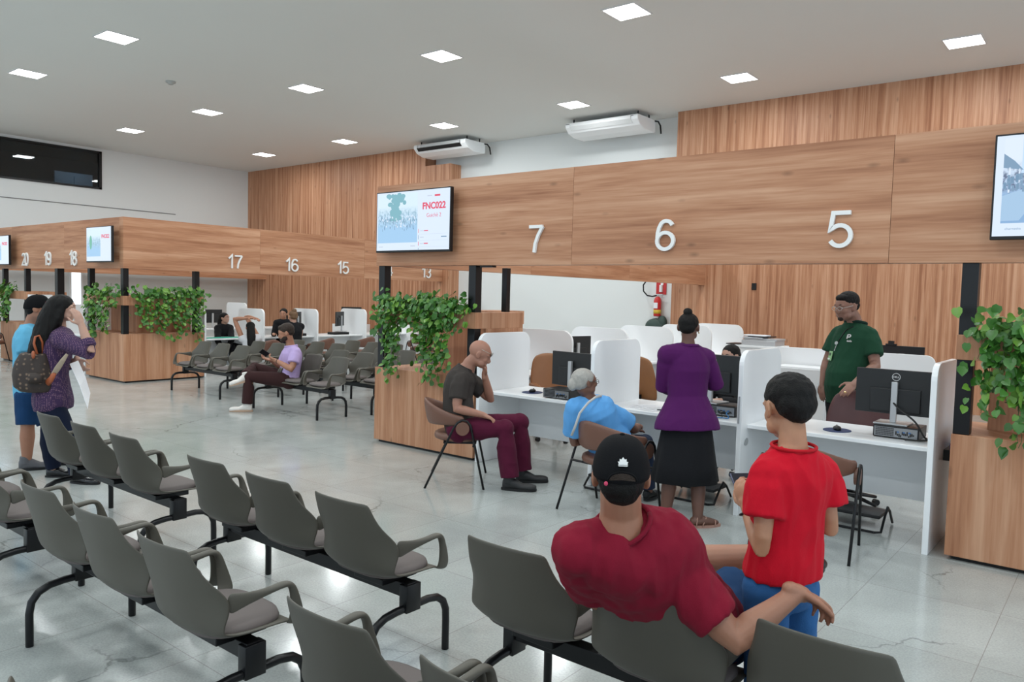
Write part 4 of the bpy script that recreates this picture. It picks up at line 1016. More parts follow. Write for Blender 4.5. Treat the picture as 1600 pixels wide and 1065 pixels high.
def foot(mb, an, toe, s=1.0, up=0):
    d = (toe-an); d.z = 0 if not up else d.z; d = d.normalized(); h = an+V((0, 0, -.035)) - d*.03*s
    mb.tube([h, an+V((0, 0, -.035))+d*.05*s, an+V((0, 0, -.050))+d*.12*s, an+V((0, 0, -.055))+d*.165*s], [.034*s, .036*s, .030*s, .020*s], 12, 'round', ell=1.15)
def person(label, base, J, skin, pr=MPROF, g=1.0, H=1.0, vox=.008, hs=1.0, hand_spec=None, neck=.055, belly=0, legg=.93, headk=None, arm=1.0, barefoot=False, slim=.94):
    root = thing('person', label, 'person', base)
    J.setdefault('bend', 0); mb = MB()
    torso(mb, J, [-.14, -.05, .06, .2, .36, .52, .68, .80, .90, .97, 1.03], pr, g*slim, belly=belly*.9, H=H)
    hips = (J['hipL']+J['hipR'])/2
    for s in 'LR':
        sh = J['sh'+s]; a = J['nb'].lerp(sh, .25)
        mb.tube([a-V((0, 0, .035*H)), J['nb'].lerp(sh, .6)-V((0, 0, .02*H)), sh], [.055*g*H, .056*g*H, .056*g*H], 14, 'round')
        mb.ball(sh-V((0, 0, .005)), .057*g*H)
        limb(mb, sh, J['el'+s], J['wr'+s], .050*H*arm, .039*H*arm, .0265*H, g, .003)
        limb(mb, J['hip'+s], J['kn'+s], J['an'+s], .086*H*legg, .054*H*legg, .037*H, g, .006)
        mb.ball(J['hip'+s]-(J['nb']-hips).normalized()*.02, .088*g*H)
        if 'toe'+s in J and barefoot: foot(mb, J['an'+s], J['toe'+s], H)
        hd = (hand_spec or {}).get(s)
        if hd: hand(mb, J['wr'+s], hd[0], hd[1], hd[2], hd[3] if len(hd) > 3 else .35, hs*H)
    B = basis(J['face'], J.get('up')); hc = J['hc']
    mb.tube([J['nb']-V((0, 0, .05)), J['nb'].lerp(hc, .35)-B @ V((0, .006, 0)), hc+B @ V((0, -.02, -.045))*H], [neck*1.25*H, neck*H, neck*.98*H], 16, 'round')
    head(mb, hc, B, H*(1.0 if headk is None else headk.get('s', 1)), **{k: v for k, v in (headk or {}).items() if k != 's'})
    body = remesh('body', mb, skin, root, vox, 2)
    return root, B
SKN = {}
def skin(name, c): return mat('skin_'+name, c, .5, sss=.12, var=.10, vscale=22, bump=.08, bscale=180)
def cloth(name, c, rough=.9, var=.06): return mat('cloth_'+name, c, rough, bump=.35, bscale=420, var=var, vscale=5, sheen=.03, spec=.12)
def sleeve(mb, a, b, frac, r0, r1, c=None, fr2=0, r2=None):
    """from shoulder a towards elbow b by frac; if fr2, on towards wrist c"""
    pts = [a+(a-b).normalized()*.02, a, a.lerp(b, .3*min(1, frac)), a.lerp(b, .6*min(1, frac)), a.lerp(b, min(1, frac))]; rad = [r0*.72, r0*.88, r0, (r0+r1)/2, r1]
    if fr2: pts += [b.lerp(c, fr2*.4), b.lerp(c, fr2)]; rad += [(r1+r2)/2, r2]
    mb.tube(pts, rad, 18)
def shirt(root, J, m, pr=MPROF, g=1.0, H=1.0, t0=-.10, ease=.012, sl=.62, sr=(.074, .070), long_=None, vox=.008, folds=.004, belly=0, flare=None, top=1.0, name='shirt', fsc=15, smooth=7):
    mb = MB(); ts = [t0, t0*.5+.03, .08, .2, .36, .52, .68, .80, .90, .96, top] if t0 < .05 else [t0, .2, .36, .52, .68, .80, .90, top]
    torso(mb, J, ts, pr, g, ease, belly, H=H, flare=flare)
    cm = (J['shL']+J['shR'])/2; mb.tube([J['shL'], J['shL'].lerp(cm, .5), cm, J['shR'].lerp(cm, .5), J['shR']], [q*g*H+ease for q in (.056, .078, .086, .078, .056)], 18, 'round')
    for s in 'LR':
        sh = J['sh'+s]
        mb.tube([J['nb'].lerp(sh, .30)-V((0, 0, .035*H)), J['nb'].lerp(sh, .62)-V((0, 0, .018*H)), sh], [.055*g*H+ease, .057*g*H+ease, .058*g*H+ease], 14, 'round')
        mb.ball(sh-V((0, 0, .005)), .058*g*H+ease)
        mb.tube([J['nb']-V((0, 0, .02*H)), J['nb'].lerp(sh, .45)-V((0, 0, .012*H)), sh-V((0, 0, .01))], [.05*g*H, .048*g*H+ease, .050*g*H+ease], 14, 'round')
        if long_: sleeve(mb, sh, J['el'+s], 1, sr[0]*g*H, sr[1]*g*H, J['wr'+s], long_[0], long_[1]*g*H)
        else: sleeve(mb, sh, J['el'+s], sl, sr[0]*g*H, sr[1]*g*H)
    o = remesh(name, mb, m, root, vox, smooth, folds, fsc); return o
def collar(root, J, m, pr=MPROF, g=1.0, H=1.0, ease=.012, belly=0, t=1.0, r_=.008, name='collar', lift=.0, k=1.0):
    A = (J['hipL']+J['hipR'])/2; Bq = J['nb']; ss = (J['shR']-J['shL']).normalized(); hs = (J['hipR']-J['hipL']).normalized()
    up = (Bq-A).normalized(); fr0 = up.cross(hs).normalized(); C = (A+Bq)/2+fr0*J.get('bend', 0); c = A*(1-t)**2+C*2*t*(1-t)+Bq*t*t
    tn = ((C-A)*(1-t)+(Bq-C)*t).normalized(); s = (ss-tn*ss.dot(tn)).normalized(); f = tn.cross(s); w_, d_ = prof_at(pr, t)
    mb = MB().tube([c+tn*lift+s*((w_*g*H+ease)*k*math.cos(a))+f*((d_*g*H+ease)*k*math.sin(a)) for a in [2*PI*q/28 for q in range(29)]], r_, 8)
    return att(name, mb, m, root, smooth=True)
def trousers(root, J, m, pr=MPROF, g=1.0, H=1.0, ease=.010, top=.16, leg=.95, r_=(.100, .068, .062), vox=.008, folds=.004, name='trousers', belly=0, legg=1.0):
    mb = MB(); torso(mb, J, [-.15, -.05, .06, top], pr, g, ease, belly*.4, H=H)
    hips = (J['hipL']+J['hipR'])/2
    for s in 'LR':
        a, b, c = J['hip'+s], J['kn'+s], J['an'+s]
        mb.ball(a-(J['nb']-hips).normalized()*.02, .103*g*H)
        if leg <= 1: pts = [a, a.lerp(b, .5), b, b.lerp(c, .35*leg/.95), b.lerp(c, leg)]; rad = [r_[0], (r_[0]+r_[1])/2*1.02, r_[1], (r_[1]+r_[2])/2, r_[2]]
        mb.tube(pts, [q*g*H*legg for q in rad], 18)
        mb.ball(b, r_[1]*g*H*.99*legg)
    return remesh(name, mb, m, root, vox, 2, folds, 8, (1, 1, 1))
def shorts(root, J, m, pr=MPROF, g=1.0, H=1.0, frac=.92, r_=(.108, .090), vox=.008, folds=.005, name='shorts', top=.16):
    mb = MB(); torso(mb, J, [-.15, -.05, .06, top], pr, g, .014, H=H); hips = (J['hipL']+J['hipR'])/2
    for s in 'LR':
        a, b = J['hip'+s], J['kn'+s]; mb.ball(a-(J['nb']-hips).normalized()*.02, .106*g*H)
        mb.tube([a, a.lerp(b, .5), a.lerp(b, frac)], [r_[0]*g*H, (r_[0]+r_[1])/2*g*H, r_[1]*g*H], 18)
    return remesh(name, mb, m, root, vox, 2, folds, 9, (1, 1, 1))
def shoe(root, an, toe, m, sole, H=1.0, pitch=False, name='shoe', high=.06):
    d = toe-an
    if not pitch: d.z = 0
    d.normalize(); up = V((0, 0, 1)) if not pitch else (V((0, 0, 1))-d*d.z).normalized(); sd = d.cross(up)
    def at(y, z): return an+d*y*H+up*z*H
    rs = [(at(-.060, -.035), .026, .030), (at(-.045, -.03), .036, .046), (at(0, -.025), .040, .055), (at(.05, -.035), .042, .044), (at(.10, -.050), .046, .030), (at(.15, -.050), .048, .030), (at(.185, -.052), .042, .027), (at(.212, -.056), .026, .020)]
    mb = MB().rings([(c, sd*w_*H, up*h_*H) for c, w_, h_ in rs], 18)
    if high: mb.tube([at(-.012, -.02), at(-.010, high-.02)], [.046*H, .042*H], 14)
    o = remesh(name, mb, m, root, .006, 2)
    sl = MB(); n = 20; ol = []
    for k in range(n):
        a = 2*PI*k/n; y = .072+.145*math.cos(a); w_ = .046*math.sin(a)*(1+.12*math.cos(a)); ol.append((w_, y))
    vs = [at(y, -.082)+sd*w_*H for w_, y in ol]+[at(y, -.060)+sd*w_*H*1.03 for w_, y in ol]
    s = put('sole', MB().add(vs, [tuple(range(n))[::-1], tuple(range(n, 2*n))]+[(i, (i+1) % n, n+(i+1) % n, n+i) for i in range(n)]), sole, None); s.parent = o
    return o
HAIRB = mat('hair_black', (.006, .005, .0045), .6, bump=.9, bscale=220, spec=.22)
HAIRD = mat('hair_dark_brown', (.028, .016, .010), .6, bump=.9, bscale=220, spec=.35)
HAIRG = mat('hair_grey', (.38, .36, .33), .6, bump=.9, bscale=190, var=.25, vscale=40)
HAIRL = mat('hair_light_brown', (.16, .085, .04), .6, bump=.9, bscale=200, var=.3, vscale=30)
def hair(root, hc, B, balls, m=HAIRB, s=1.0, vox=.006, folds=.0025, tubes=(), name='hair', fsc=45):
    mb = MB()
    for (x, y, z, rx, ry, rz) in balls: mb.ball(hc+B @ V((x*s, y*s, z*s)), (rx*s, ry*s, rz*s), B, 22, 14)
    for pts, rad in tubes: mb.tube([hc+B @ V((x*s, y*s, z*s)) for x, y, z in pts], [r_*s for r_ in rad], 14, 'round')
    return remesh(name, mb, m, root, vox, 2, folds, fsc, (1, 1, .5))
SHORT = [(0, -.022, .040, .0815, .098, .084), (0, -.050, .0, .070, .066, .062), (0, -.060, -.035, .052, .040, .040)]
def glasses(root, hc, B, m, s=1.0, name='glasses', w_=.024, h_=.016):
    mb = MB()
    for sx in (-1, 1):
        mb.tube([hc+B @ V((sx*.032*s+w_*s*math.cos(a), .100*s, .004*s+h_*s*math.sin(a))) for a in [2*PI*k/16 for k in range(17)]], .0018*s, 6)
        mb.tube([hc+B @ V((sx*.058*s, .098*s, .008*s)), hc+B @ V((sx*.074*s, .06*s, .010*s)), hc+B @ V((sx*.082*s, -.005*s, .012*s))], .0019*s, 6)
    mb.tube([hc+B @ V((-.007*s, .101*s, .008*s)), hc+B @ V((.007*s, .101*s, .008*s))], .0018*s, 6)
    o = put(name, mb, m, None, smooth=True); o.parent = root; o.matrix_parent_inverse = Matrix.Translation(-root.location); return o
def att(name, mb, m, root, **k):
    o = put(name, mb, m, None, **k); o.parent = root; o.matrix_parent_inverse = Matrix.Translation(-root.location); return o
def ground(p): return V((p.x, p.y, 0))
def cap(root, hc, B, m, s=1.0, badge=None, back_open=True):
    mb = MB(); rs = []
    for k in range(9):
        a = R(4+84*k/8); rs.append((hc+B @ V((0, -.012*s, (.012+.114*math.sin(a))*s)), B @ V((.0865*s*math.cos(a)**.75, 0, 0)), B @ V((0, .108*s*math.cos(a)**.75, .012*s*math.cos(a)))))
    mb.rings([(hc+B @ V((0, -.012*s, -.006*s)), B @ V((.086*s, 0, 0)), B @ V((0, .108*s, .012*s)))]+rs, 30)
    o = att('cap', mb, m, root, smooth=True, sub=1)
    br = MB(); n = 14; vs = []
    for zz in (.012, .018):
        for k in range(n+1):
            a = PI*k/n; vs.append(hc+B @ V((.080*s*math.cos(a), (.075+.085*math.sin(a))*s, (zz+.006-.02*math.sin(a)-.012*math.cos(a)**2)*s)))
        
    f = [tuple(range(n+1))[::-1], tuple(range(n+1, 2*n+2))]+[(i, i+1, n+2+i, n+1+i) for i in range(n)]+[(n, 0, n+1, 2*n+1)]
    b = put('cap_brim', MB().add(vs, f), m, None); b.parent = o
    bt = put('cap_button', MB().ball(hc+B @ V((0, -.012*s, .127*s)), (.008*s, .008*s, .004*s)), m, None, smooth=True); bt.parent = o
    return o
SK_TAN = skin('tan', (.40, .19, .115)); SK_WARM = skin('warm', (.36, .165, .10)); SK_BROWN = skin('brown', (.17, .075, .048)); SK_DARK = skin('dark', (.14, .062, .042)); SK_LIGHT = skin('light', (.47, .27, .20)); SK_OLIVE = skin('olive', (.27, .14, .10))

# 1 ---- man in the black cap, seated in front, seen from behind
J = dict(nb=W(970, 824, 2.46), hc=W(970, 744, 2.42), face=S(.10, 1, -.06), shL=W(906, 858, 2.43), shR=W(1052, 890, 2.52), hipL=V((-1.29, 2.60, .555)), hipR=V((-1.10, 2.62, .555)), bend=-.05,
         elL=W(930, 930, 2.74), wrL=W(1030, 965, 2.95), elR=W(1147, 1000, 2.44), wrR=W(1246, 925, 2.50), knR=W(1150, 912, 3.10), anR=V((-1.02, 3.10, .085)), toeR=V((-1.03, 3.3, .03)),
         knL=V((-1.55, 3.03, .60)), anL=W(1222, 866, 3.06), toeL=W(1250, 862, 3.10))
root, B = person('person in black cap and maroon tee sitting with an arm over the next grey seat', ground(J['hipL']), J, SK_WARM, g=1.06, H=1.02, vox=.0055, hs=1.0, neck=.064, belly=.03, arm=1.12, legg=1.0,
    hand_spec={'R': (S(.85, .2, -.38), S(-.1, -.25, -1), -1, .50), 'L': (S(1, .2, 0), S(0, 0, -1), -1, .4)})
shirt(root, J, cloth('maroon', (.21, .010, .026)), g=1.10, H=1.02, ease=.020, t0=-.08, sl=.72, sr=(.080, .074), vox=.007, folds=.010, belly=.03, fsc=15, smooth=10)
collar(root, J, cloth('maroon_rib', (.19, .009, .024)), g=1.08, H=1.02, ease=.018, k=1.0, lift=.010)
shorts(root, J, cloth('navy_shorts', (.012, .045, .12)), g=1.04, H=1.02, frac=.9)
hair(root, J['hc'], B, [(0, -.020, .020, .0795, .098, .070), (0, -.054, -.008, .068, .062, .062), (0, -.062, -.040, .052, .038, .036)], HAIRB, 1.02)
cp = cap(root, J['hc'], B, mat('cap_black', (.006, .006, .007), .9, bump=.3, bscale=500, spec=.15), 1.05)
def cap_pt(x, z):      # a point on the back of the cap
    zz = (z-.012)/.114; c_ = math.cos(math.asin(max(0, min(.99, zz)))); y = -.012-.1095*c_**.75*math.sqrt(max(0, 1-(x/(.0865*c_**.75+1e-6))**2)); return J['hc']+B @ V((x*1.05, y*1.05, z*1.05))
bd = MB()
for a0, ln, wd in ((90, .021, .0075), (60, .019, .006), (120, .019, .006), (30, .017, .005), (150, .017, .005)):
    a = R(a0); d = V((math.cos(a), math.sin(a))); n_ = V((-d.y, d.x)); o_ = V((0, .052))
    q = [o_+d*.002, o_+d*ln*.55+n_*wd, o_+d*ln, o_+d*ln*.55-n_*wd]; t_ = [cap_pt(p.x, p.y)-B @ V((0, .0035, 0)) for p in q]
    bd.add(t_+[p+B @ V((0, .004, 0)) for p in t_], [(0, 1, 2, 3), (7, 6, 5, 4), (0, 4, 5, 1), (1, 5, 6, 2), (2, 6, 7, 3), (3, 7, 4, 0)])
for zz in (.054, .0505):
    t_ = [cap_pt(x, z)-B @ V((0, .0035, 0)) for x, z in ((-.014, zz), (.014, zz), (.012, zz-.002), (-.012, zz-.002))]
    bd.add(t_+[p+B @ V((0, .004, 0)) for p in t_], [(0, 1, 2, 3), (7, 6, 5, 4), (0, 4, 5, 1), (1, 5, 6, 2), (2, 6, 7, 3), (3, 7, 4, 0)])
b_ = att('cap_badge', bd, mat('badge_white', (.75, .75, .73), .6), root); b_.parent = cp; b_.matrix_parent_inverse = cp.matrix_world.inverted() if False else Matrix()
st = MB(); st.tube([cap_pt(.040*math.cos(a), .006+.026*math.sin(a))-B @ V((0, .001, 0)) for a in [PI*k/14 for k in range(15)]], .003, 6)
att('cap_opening_seam', st, mat('cap_black', (0, 0, 0)), root, smooth=True)
hb = MB()
n = 14; vs = [cap_pt(0, .010)-B @ V((0, .0015, 0))]+[cap_pt(.037*math.cos(PI*k/n), .006+.023*math.sin(PI*k/n))-B @ V((0, .0015, 0)) for k in range(n+1)]
hb.add(vs, [(0, i, i+1) for i in range(1, n+1)])
att('opening_hair', hb, HAIRD, root)
att('red_tag', MB().ball(cap_pt(-.046, -.004)-B @ V((0, .004, 0)), (.006, .004, .007), B), mat('tag_pink', (.6, .05, .12), .6), root, smooth=True)
for s_ in 'LR': shoe(root, J['an'+s_], J['toe'+s_], BLKP, BLKP, 1.05, s_ == 'L')

# 2 ---- boy in the red tee
HB = .80
hp = W(1222, 905, 2.70)
J = dict(nb=W(1240, 700, 2.64), hc=W(1231, 637, 2.69), face=S(-.22, .95, -.24), shL=W(1199, 742, 2.60), shR=W(1284, 740, 2.72), hipL=W(1199, 912, 2.66), hipR=W(1243, 908, 2.74), bend=.0,
         elL=W(1190, 858, 2.56), wrL=W(1166, 790, 2.74), elR=W(1298, 826, 2.70), wrR=W(1252, 800, 2.92))
for s_, dx in (('L', -.005), ('R', .005)):
    h_ = J['hip'+s_]; J['kn'+s_] = V((h_.x+dx, h_.y+.02, .40)); J['an'+s_] = V((h_.x+dx*2, h_.y, .075)); J['toe'+s_] = J['an'+s_]+S(-.3, .9)*.2
root, B = person('person, a boy in red tee and jeans looking down at a phone', ground(hp), J, skin('boy', (.42, .20, .11)), g=.97, H=HB, vox=.005, hs=1.0, neck=.056, arm=.92,
    hand_spec={'L': (S(-.25, .45, .85), S(.75, .5, .1), 1, .55), 'R': (S(-.6, .6, .3), S(-.5, .6, 0), 1, .5)}, headk=dict(s=1.20, ear=1.03))
shirt(root, J, cloth('bright_red', (.55, .008, .022)), g=.98, H=HB, ease=.017, t0=.075, sl=.56, sr=(.086, .088), vox=.006, folds=.008, flare=lambda t: .012*max(0, .6-t), fsc=17)
collar(root, J, cloth('red_rib', (.48, .012, .02)), g=.98, H=HB, ease=.018, r_=.006, k=1.0, lift=.008)
jn = cloth('blue_denim', (.035, .13, .33), var=.35); trousers(root, J, jn, g=1.0, H=HB, ease=.008, top=.13, r_=(.100, .078, .072), vox=.007, folds=.004, name='jeans')
hair(root, J['hc'], B, [(0, -.020, .046, .083, .100, .082), (0, -.055, .010, .074, .064, .062), (0, -.064, -.022, .050, .040, .038), (.02, .02, .10, .05, .05, .03)], HAIRB, HB*1.19, vox=.005, folds=.004, fsc=38)
for s_ in 'LR': shoe(root, J['an'+s_], J['toe'+s_], mat('shoe_grey', (.1, .1, .11), .6), PAPER, .85)
att('bracelet', MB().tube([J['wrL'].lerp(J['elL'], .16)+(S(1, .2, .2)*math.cos(a)+S(-.1, 1, -.5)*math.sin(a))*.030 for a in [2*PI*k/16 for k in range(17)]], .0045, 6), BLKP, root, smooth=True)
t = thing('mobile_phone', 'dark blue phone held in the boy\'s left hand', 'phone', W(1168, 750, 2.83))
t.rotation_euler = (R(38), 0, _yaw+.15)
put('phone_body', MB().box(-.06, -.032, -.004, .06, .032, .004), mat('phone_navy', (.03, .04, .10), .3), t, bevel=.003)
put('phone_screen', MB().box(-.056, -.029, .004, .056, .029, .0048), mat('phone_screen_dark', (.02, .02, .03), .1), t)

# 3 ---- bald man
J = dict(nb=W(728, 574, 7.17), hc=W(750, 553, 7.13), face=S(.90, -.05, -.42), shR=W(719, 594, 7.02), shL=W(733, 592, 7.32), hipR=W(716, 670, 7.06), hipL=W(721, 667, 7.25), bend=-.11,
         elR=W(713, 638, 6.96), wrR=W(755, 648, 6.98), elL=W(766, 624, 7.30), wrL=W(757, 585, 7.16), knR=W(788, 670, 7.00), knL=W(812, 660, 7.28), anR=W(797, 751, 6.97), anL=W(817, 739, 7.28))
J['anR'].z = .09; J['anL'].z = .09; J['toeR'] = J['anR']+S(1, -.12)*.2; J['toeL'] = J['anL']+S(1, .05)*.2
root, B = person('person, bald man in dark grey tee and burgundy trousers, cheek on his hand', V((-4.88, 5.31, 0)), J, skin('bald', (.36, .17, .115)), g=1.04, H=1.0, vox=.0065, neck=.062, belly=.03, headk=dict(s=1.07),
    hand_spec={'R': (S(.9, -.1, -.35), S(.1, 0, -1), 1, .35), 'L': (S(.05, -.15, 1), S(-.75, -.4, .1), 1, .75)})
shirt(root, J, cloth('charcoal', (.05, .042, .038)), g=1.04, ease=.014, t0=-.04, sl=.66, sr=(.080, .076), belly=.03, folds=.005)
trousers(root, J, cloth('burgundy', (.085, .010, .030)), g=1.02, ease=.010, top=.10, r_=(.104, .088, .082), folds=.006)
for s_ in 'LR': shoe(root, J['an'+s_], J['toe'+s_], mat('boot_black', (.015, .015, .016), .55), mat('sole_black', (.008, .008, .008), .7), 1.12)
glasses(root, J['hc']+B @ V((0, .004, .042)), B, mat('steel_wire', (.5, .48, .42), .3, metal=.8))
collar(root, J, cloth('charcoal', (0, 0, 0)), g=1.04, belly=.03, k=.97)
tag(att('sunglass_lenses', MB().ball(J['hc']+B @ V((.032, .103, .046)), (.024, .004, .018), B).ball(J['hc']+B @ V((-.032, .103, .046)), (.024, .004, .018), B), BLKP, root, smooth=True), None)
eyes(root, J['hc'], B)

# 4 ---- grey haired woman
J = dict(nb=W(921, 622, 6.26), hc=W(914, 597, 6.22), face=S(.93, .35, .05), shL=W(899, 637, 6.22), shR=W(960, 648, 6.34), hipL=V((-3.40, 5.46, .53)), hipR=V((-3.20, 5.44, .53)), bend=-.04,
         elL=W(896, 690, 6.36), wrL=V((-3.32, 5.85, .62)), elR=W(990, 670, 6.40), wrR=V((-3.25, 5.80, .66)), knL=V((-3.42, 5.90, .52)), knR=V((-3.22, 5.88, .52)), anL=V((-3.40, 5.95, .09)), anR=V((-3.2, 5.93, .09)),
         toeL=V((-3.40, 6.12, .05)), toeR=V((-3.2, 6.1, .05)))
root, B = person('person, elderly woman in sky blue tee with grey hair in a bun, seated', V((-3.3, 5.42, 0)), J, SK_BROWN, pr=FPROF, g=1.08, H=.97, vox=.007, belly=.04,
    hand_spec={'R': (S(-.5, .8, 0), S(0, 0, -1), 1), 'L': (S(.5, .8, 0), S(0, 0, -1), -1)})
shirt(root, J, cloth('sky_blue', (.12, .36, .72)), pr=FPROF, g=1.12, H=.97, ease=.02, t0=-.10, sl=.74, sr=(.085, .085), belly=.05, folds=.005)
trousers(root, J, cloth('blue_dark', (.02, .03, .06)), pr=FPROF, g=1.05, H=.97, top=.10, folds=.003)
hair(root, J['hc'], B, [(0, -.020, .034, .083, .098, .082), (0, -.045, .0, .072, .064, .060), (0, -.112, -.012, .040, .036, .050)], HAIRG, .99, folds=.0035, fsc=30)
glasses(root, J['hc'], B, BLKP, .97); eyes(root, J['hc'], B, .97)
for s_ in 'LR': shoe(root, J['an'+s_], J['toe'+s_], BLKP, BLKP, .92, high=0)
att('bag_strap', MB().tube([W(940, 618, 6.22), W(931, 620, 6.13), W(919, 629, 6.085), W(906, 645, 6.065), W(898, 668, 6.09), W(893, 680, 6.16)], [.011]*6, 8, ell=.35), mat('strap_white', (.62, .60, .57), .7), root, smooth=True)

# 5 ---- woman in the purple blazer
J = dict(nb=W(1075, 540, 6.02), hc=W(1076, 511, 6.03), face=S(.42, .88, -.06), shL=W(1043, 554, 5.98), shR=W(1103, 560, 6.08), hipL=W(1055, 662, 5.98), hipR=W(1092, 663, 6.04), bend=.0,
         elL=W(1037, 603, 6.08), wrL=W(1060, 610, 6.30), elR=W(1118, 600, 6.10), wrR=W(1100, 596, 6.32), knL=W(1047, 745, 6.02), knR=W(1091, 748, 6.02), anL=W(1040, 803, 6.04), anR=W(1090, 810, 5.98))
J['anL'].z = .085; J['anR'].z = .085; J['toeL'] = J['anL']+S(-.15, 1)*.2; J['toeR'] = J['anR']+S(.93, .25)*.2
root, B = person('person, woman standing with her back turned in purple blazer and black skirt', V((-2.68, 5.56, 0)), J, SK_DARK, pr=FPROF, g=1.05, H=.98, vox=.0065, neck=.05, barefoot=True,
    hand_spec={'R': (S(-.9, .2, 0), S(0, -1, 0), 1, .3), 'L': (S(.9, .2, 0), S(0, -1, 0), -1, .3)})
shirt(root, J, cloth('purple_suit', (.075, .010, .085), .8), pr=FPROF, g=1.07, H=.98, ease=.018, t0=-.06, sr=(.070, .062), long_=(.85, .050), folds=.003, name='blazer',
      flare=lambda t: .075*max(0, (.34-t)/.4)**1.1, smooth=1)
collar(root, J, cloth('purple_suit', (0, 0, 0)), pr=FPROF, g=1.07, H=.98, ease=.016, r_=.014, name='blazer_collar', k=.92)
wc = (J['hipL']+J['hipR'])/2; n = 72; vs = []
lv = ((.16, .135, .11, 0), (.06, .172, .13, .003), (-.05, .195, .155, .006), (-.17, .215, .17, .011), (-.29, .235, .185, .016), (-.44, .262, .205, .020))
for z, a_, b_, rp_ in lv:
    for k in range(n):
        an = 2*PI*k/n; rr_ = 1+rp_*5*(math.sin(an*7+.6)*.6+math.sin(an*12+1)*.35)*.5
        vs.append(wc+V((0, 0, z))+_r0*(a_*rr_*math.cos(an)-.012*(-z))+_fH*(b_*rr_*math.sin(an)))
att('skirt', MB().add(vs, [(j*n+k, j*n+(k+1) % n, (j+1)*n+(k+1) % n, (j+1)*n+k) for j in range(len(lv)-1) for k in range(n)]+[tuple(range(n))]), cloth('black_skirt', (.013, .013, .015)), root, smooth=True, solid=.004)
hair(root, J['hc'], B, [(0, -.020, .036, .080, .096, .078), (0, -.050, .0, .068, .060, .056), (0, -.055, .118, .036, .036, .032)], HAIRB, .98, folds=.002)
att('earring', MB().ball(J['hc']+B @ V((.082, -.002, -.040)), .006), mat('gold', (.7, .5, .2), .2, metal=1), root, smooth=True)
SAND = mat('sandal_tan', (.40, .22, .17), .5)
for s_ in 'LR':
    an, to = J['an'+s_], J['toe'+s_]; d = (to-an); d.z = 0; d.normalize(); sd = d.cross(V((0, 0, 1))); c0 = ground(an)+V((0, 0, .012)); n = 22
    ol = [(c0+d*(.065+.135*math.cos(a))+sd*(.044*math.sin(a))) for a in [2*PI*k/n for k in range(n)]]
    so = att('sandal', MB().add([p-V((0, 0, .012)) for p in ol]+[p+V((0, 0, .006)) for p in ol], [tuple(range(n))[::-1], tuple(range(n, 2*n))]+[(i, (i+1) % n, n+(i+1) % n, n+i) for i in range(n)]), SAND, root)
    for y0, y1, h_ in ((.13, .15, .045), (.02, .10, .085), (-.03, .0, .10)):
        st = MB().tube([c0+d*y0+sd*.043, c0+d*(y0+y1)/2+sd*.026+V((0, 0, h_*.8)), c0+d*(y0+y1)/2-sd*.026+V((0, 0, h_*.8)), c0+d*y1-sd*.043], .005, 6)
        q = att('strap', st, SAND, root, smooth=True); q.parent = so; q.matrix_parent_inverse = Matrix()

# 6 ---- man in the green polo
J = dict(nb=W(1337, 505, 7.38), hc=W(1323, 479, 7.31), face=S(-.88, -.30, -.20), shL=W(1359, 525, 7.25), shR=W(1311, 522, 7.53), hipL=W(1340, 628, 7.29), hipR=W(1309, 626, 7.47), bend=.03,
         elL=W(1368, 572, 7.14), wrL=W(1334, 600, 6.84), elR=W(1292, 566, 7.55), wrR=W(1285, 600, 7.49))
for s_ in 'LR':
    h_ = J['hip'+s_]; J['kn'+s_] = V((h_.x, h_.y, .48)); J['an'+s_] = V((h_.x, h_.y+.02, .09)); J['toe'+s_] = J['an'+s_]+S(-.8, -.4)*.2
root, B = person('person, bearded man in dark green polo shirt and glasses standing behind counter 5', ground((J['hipL']+J['hipR'])/2), J, SK_OLIVE, g=1.04, H=1.06, vox=.0065, neck=.064, belly=.09, arm=1.08,
    hand_spec={'L': (S(-.70, -.40, -.50), S(-.1, .7, -.7), -1, .35), 'R': (S(-.1, -.2, -1), S(.8, .3, 0), -1, .3)}, headk=dict(s=1.10, fat=.009))
shirt(root, J, cloth('bottle_green', (.016, .062, .034)), g=1.06, H=1.06, ease=.016, t0=-.03, sl=.66, sr=(.080, .080), belly=.10, folds=.004, name='polo_shirt')
GRC = cloth('green_collar', (.010, .030, .022))
collar(root, J, GRC, g=1.06, H=1.06, ease=.014, belly=.10, r_=.017, k=.95, lift=.006)
trousers(root, J, cloth('black_trousers', (.012, .013, .016)), g=1.05, H=1.06, top=.08, folds=.003, belly=.05)
hair(root, J['hc'], B, [(0, -.020, .044, .0795, .096, .080), (0, -.052, .004, .066, .058, .056), (0, .035, .080, .055, .045, .030)], HAIRB, 1.17, folds=.002)
hair(root, J['hc'], B, [(0, .072, -.084, .026, .024, .020)], HAIRD, 1.16, name='beard', vox=.005)
glasses(root, J['hc'], B, mat('clear_frame', (.55, .52, .48), .2), 1.15); eyes(root, J['hc'], B, 1.15)
for s_ in 'LR': shoe(root, J['an'+s_], J['toe'+s_], BLKP, BLKP, 1.1)
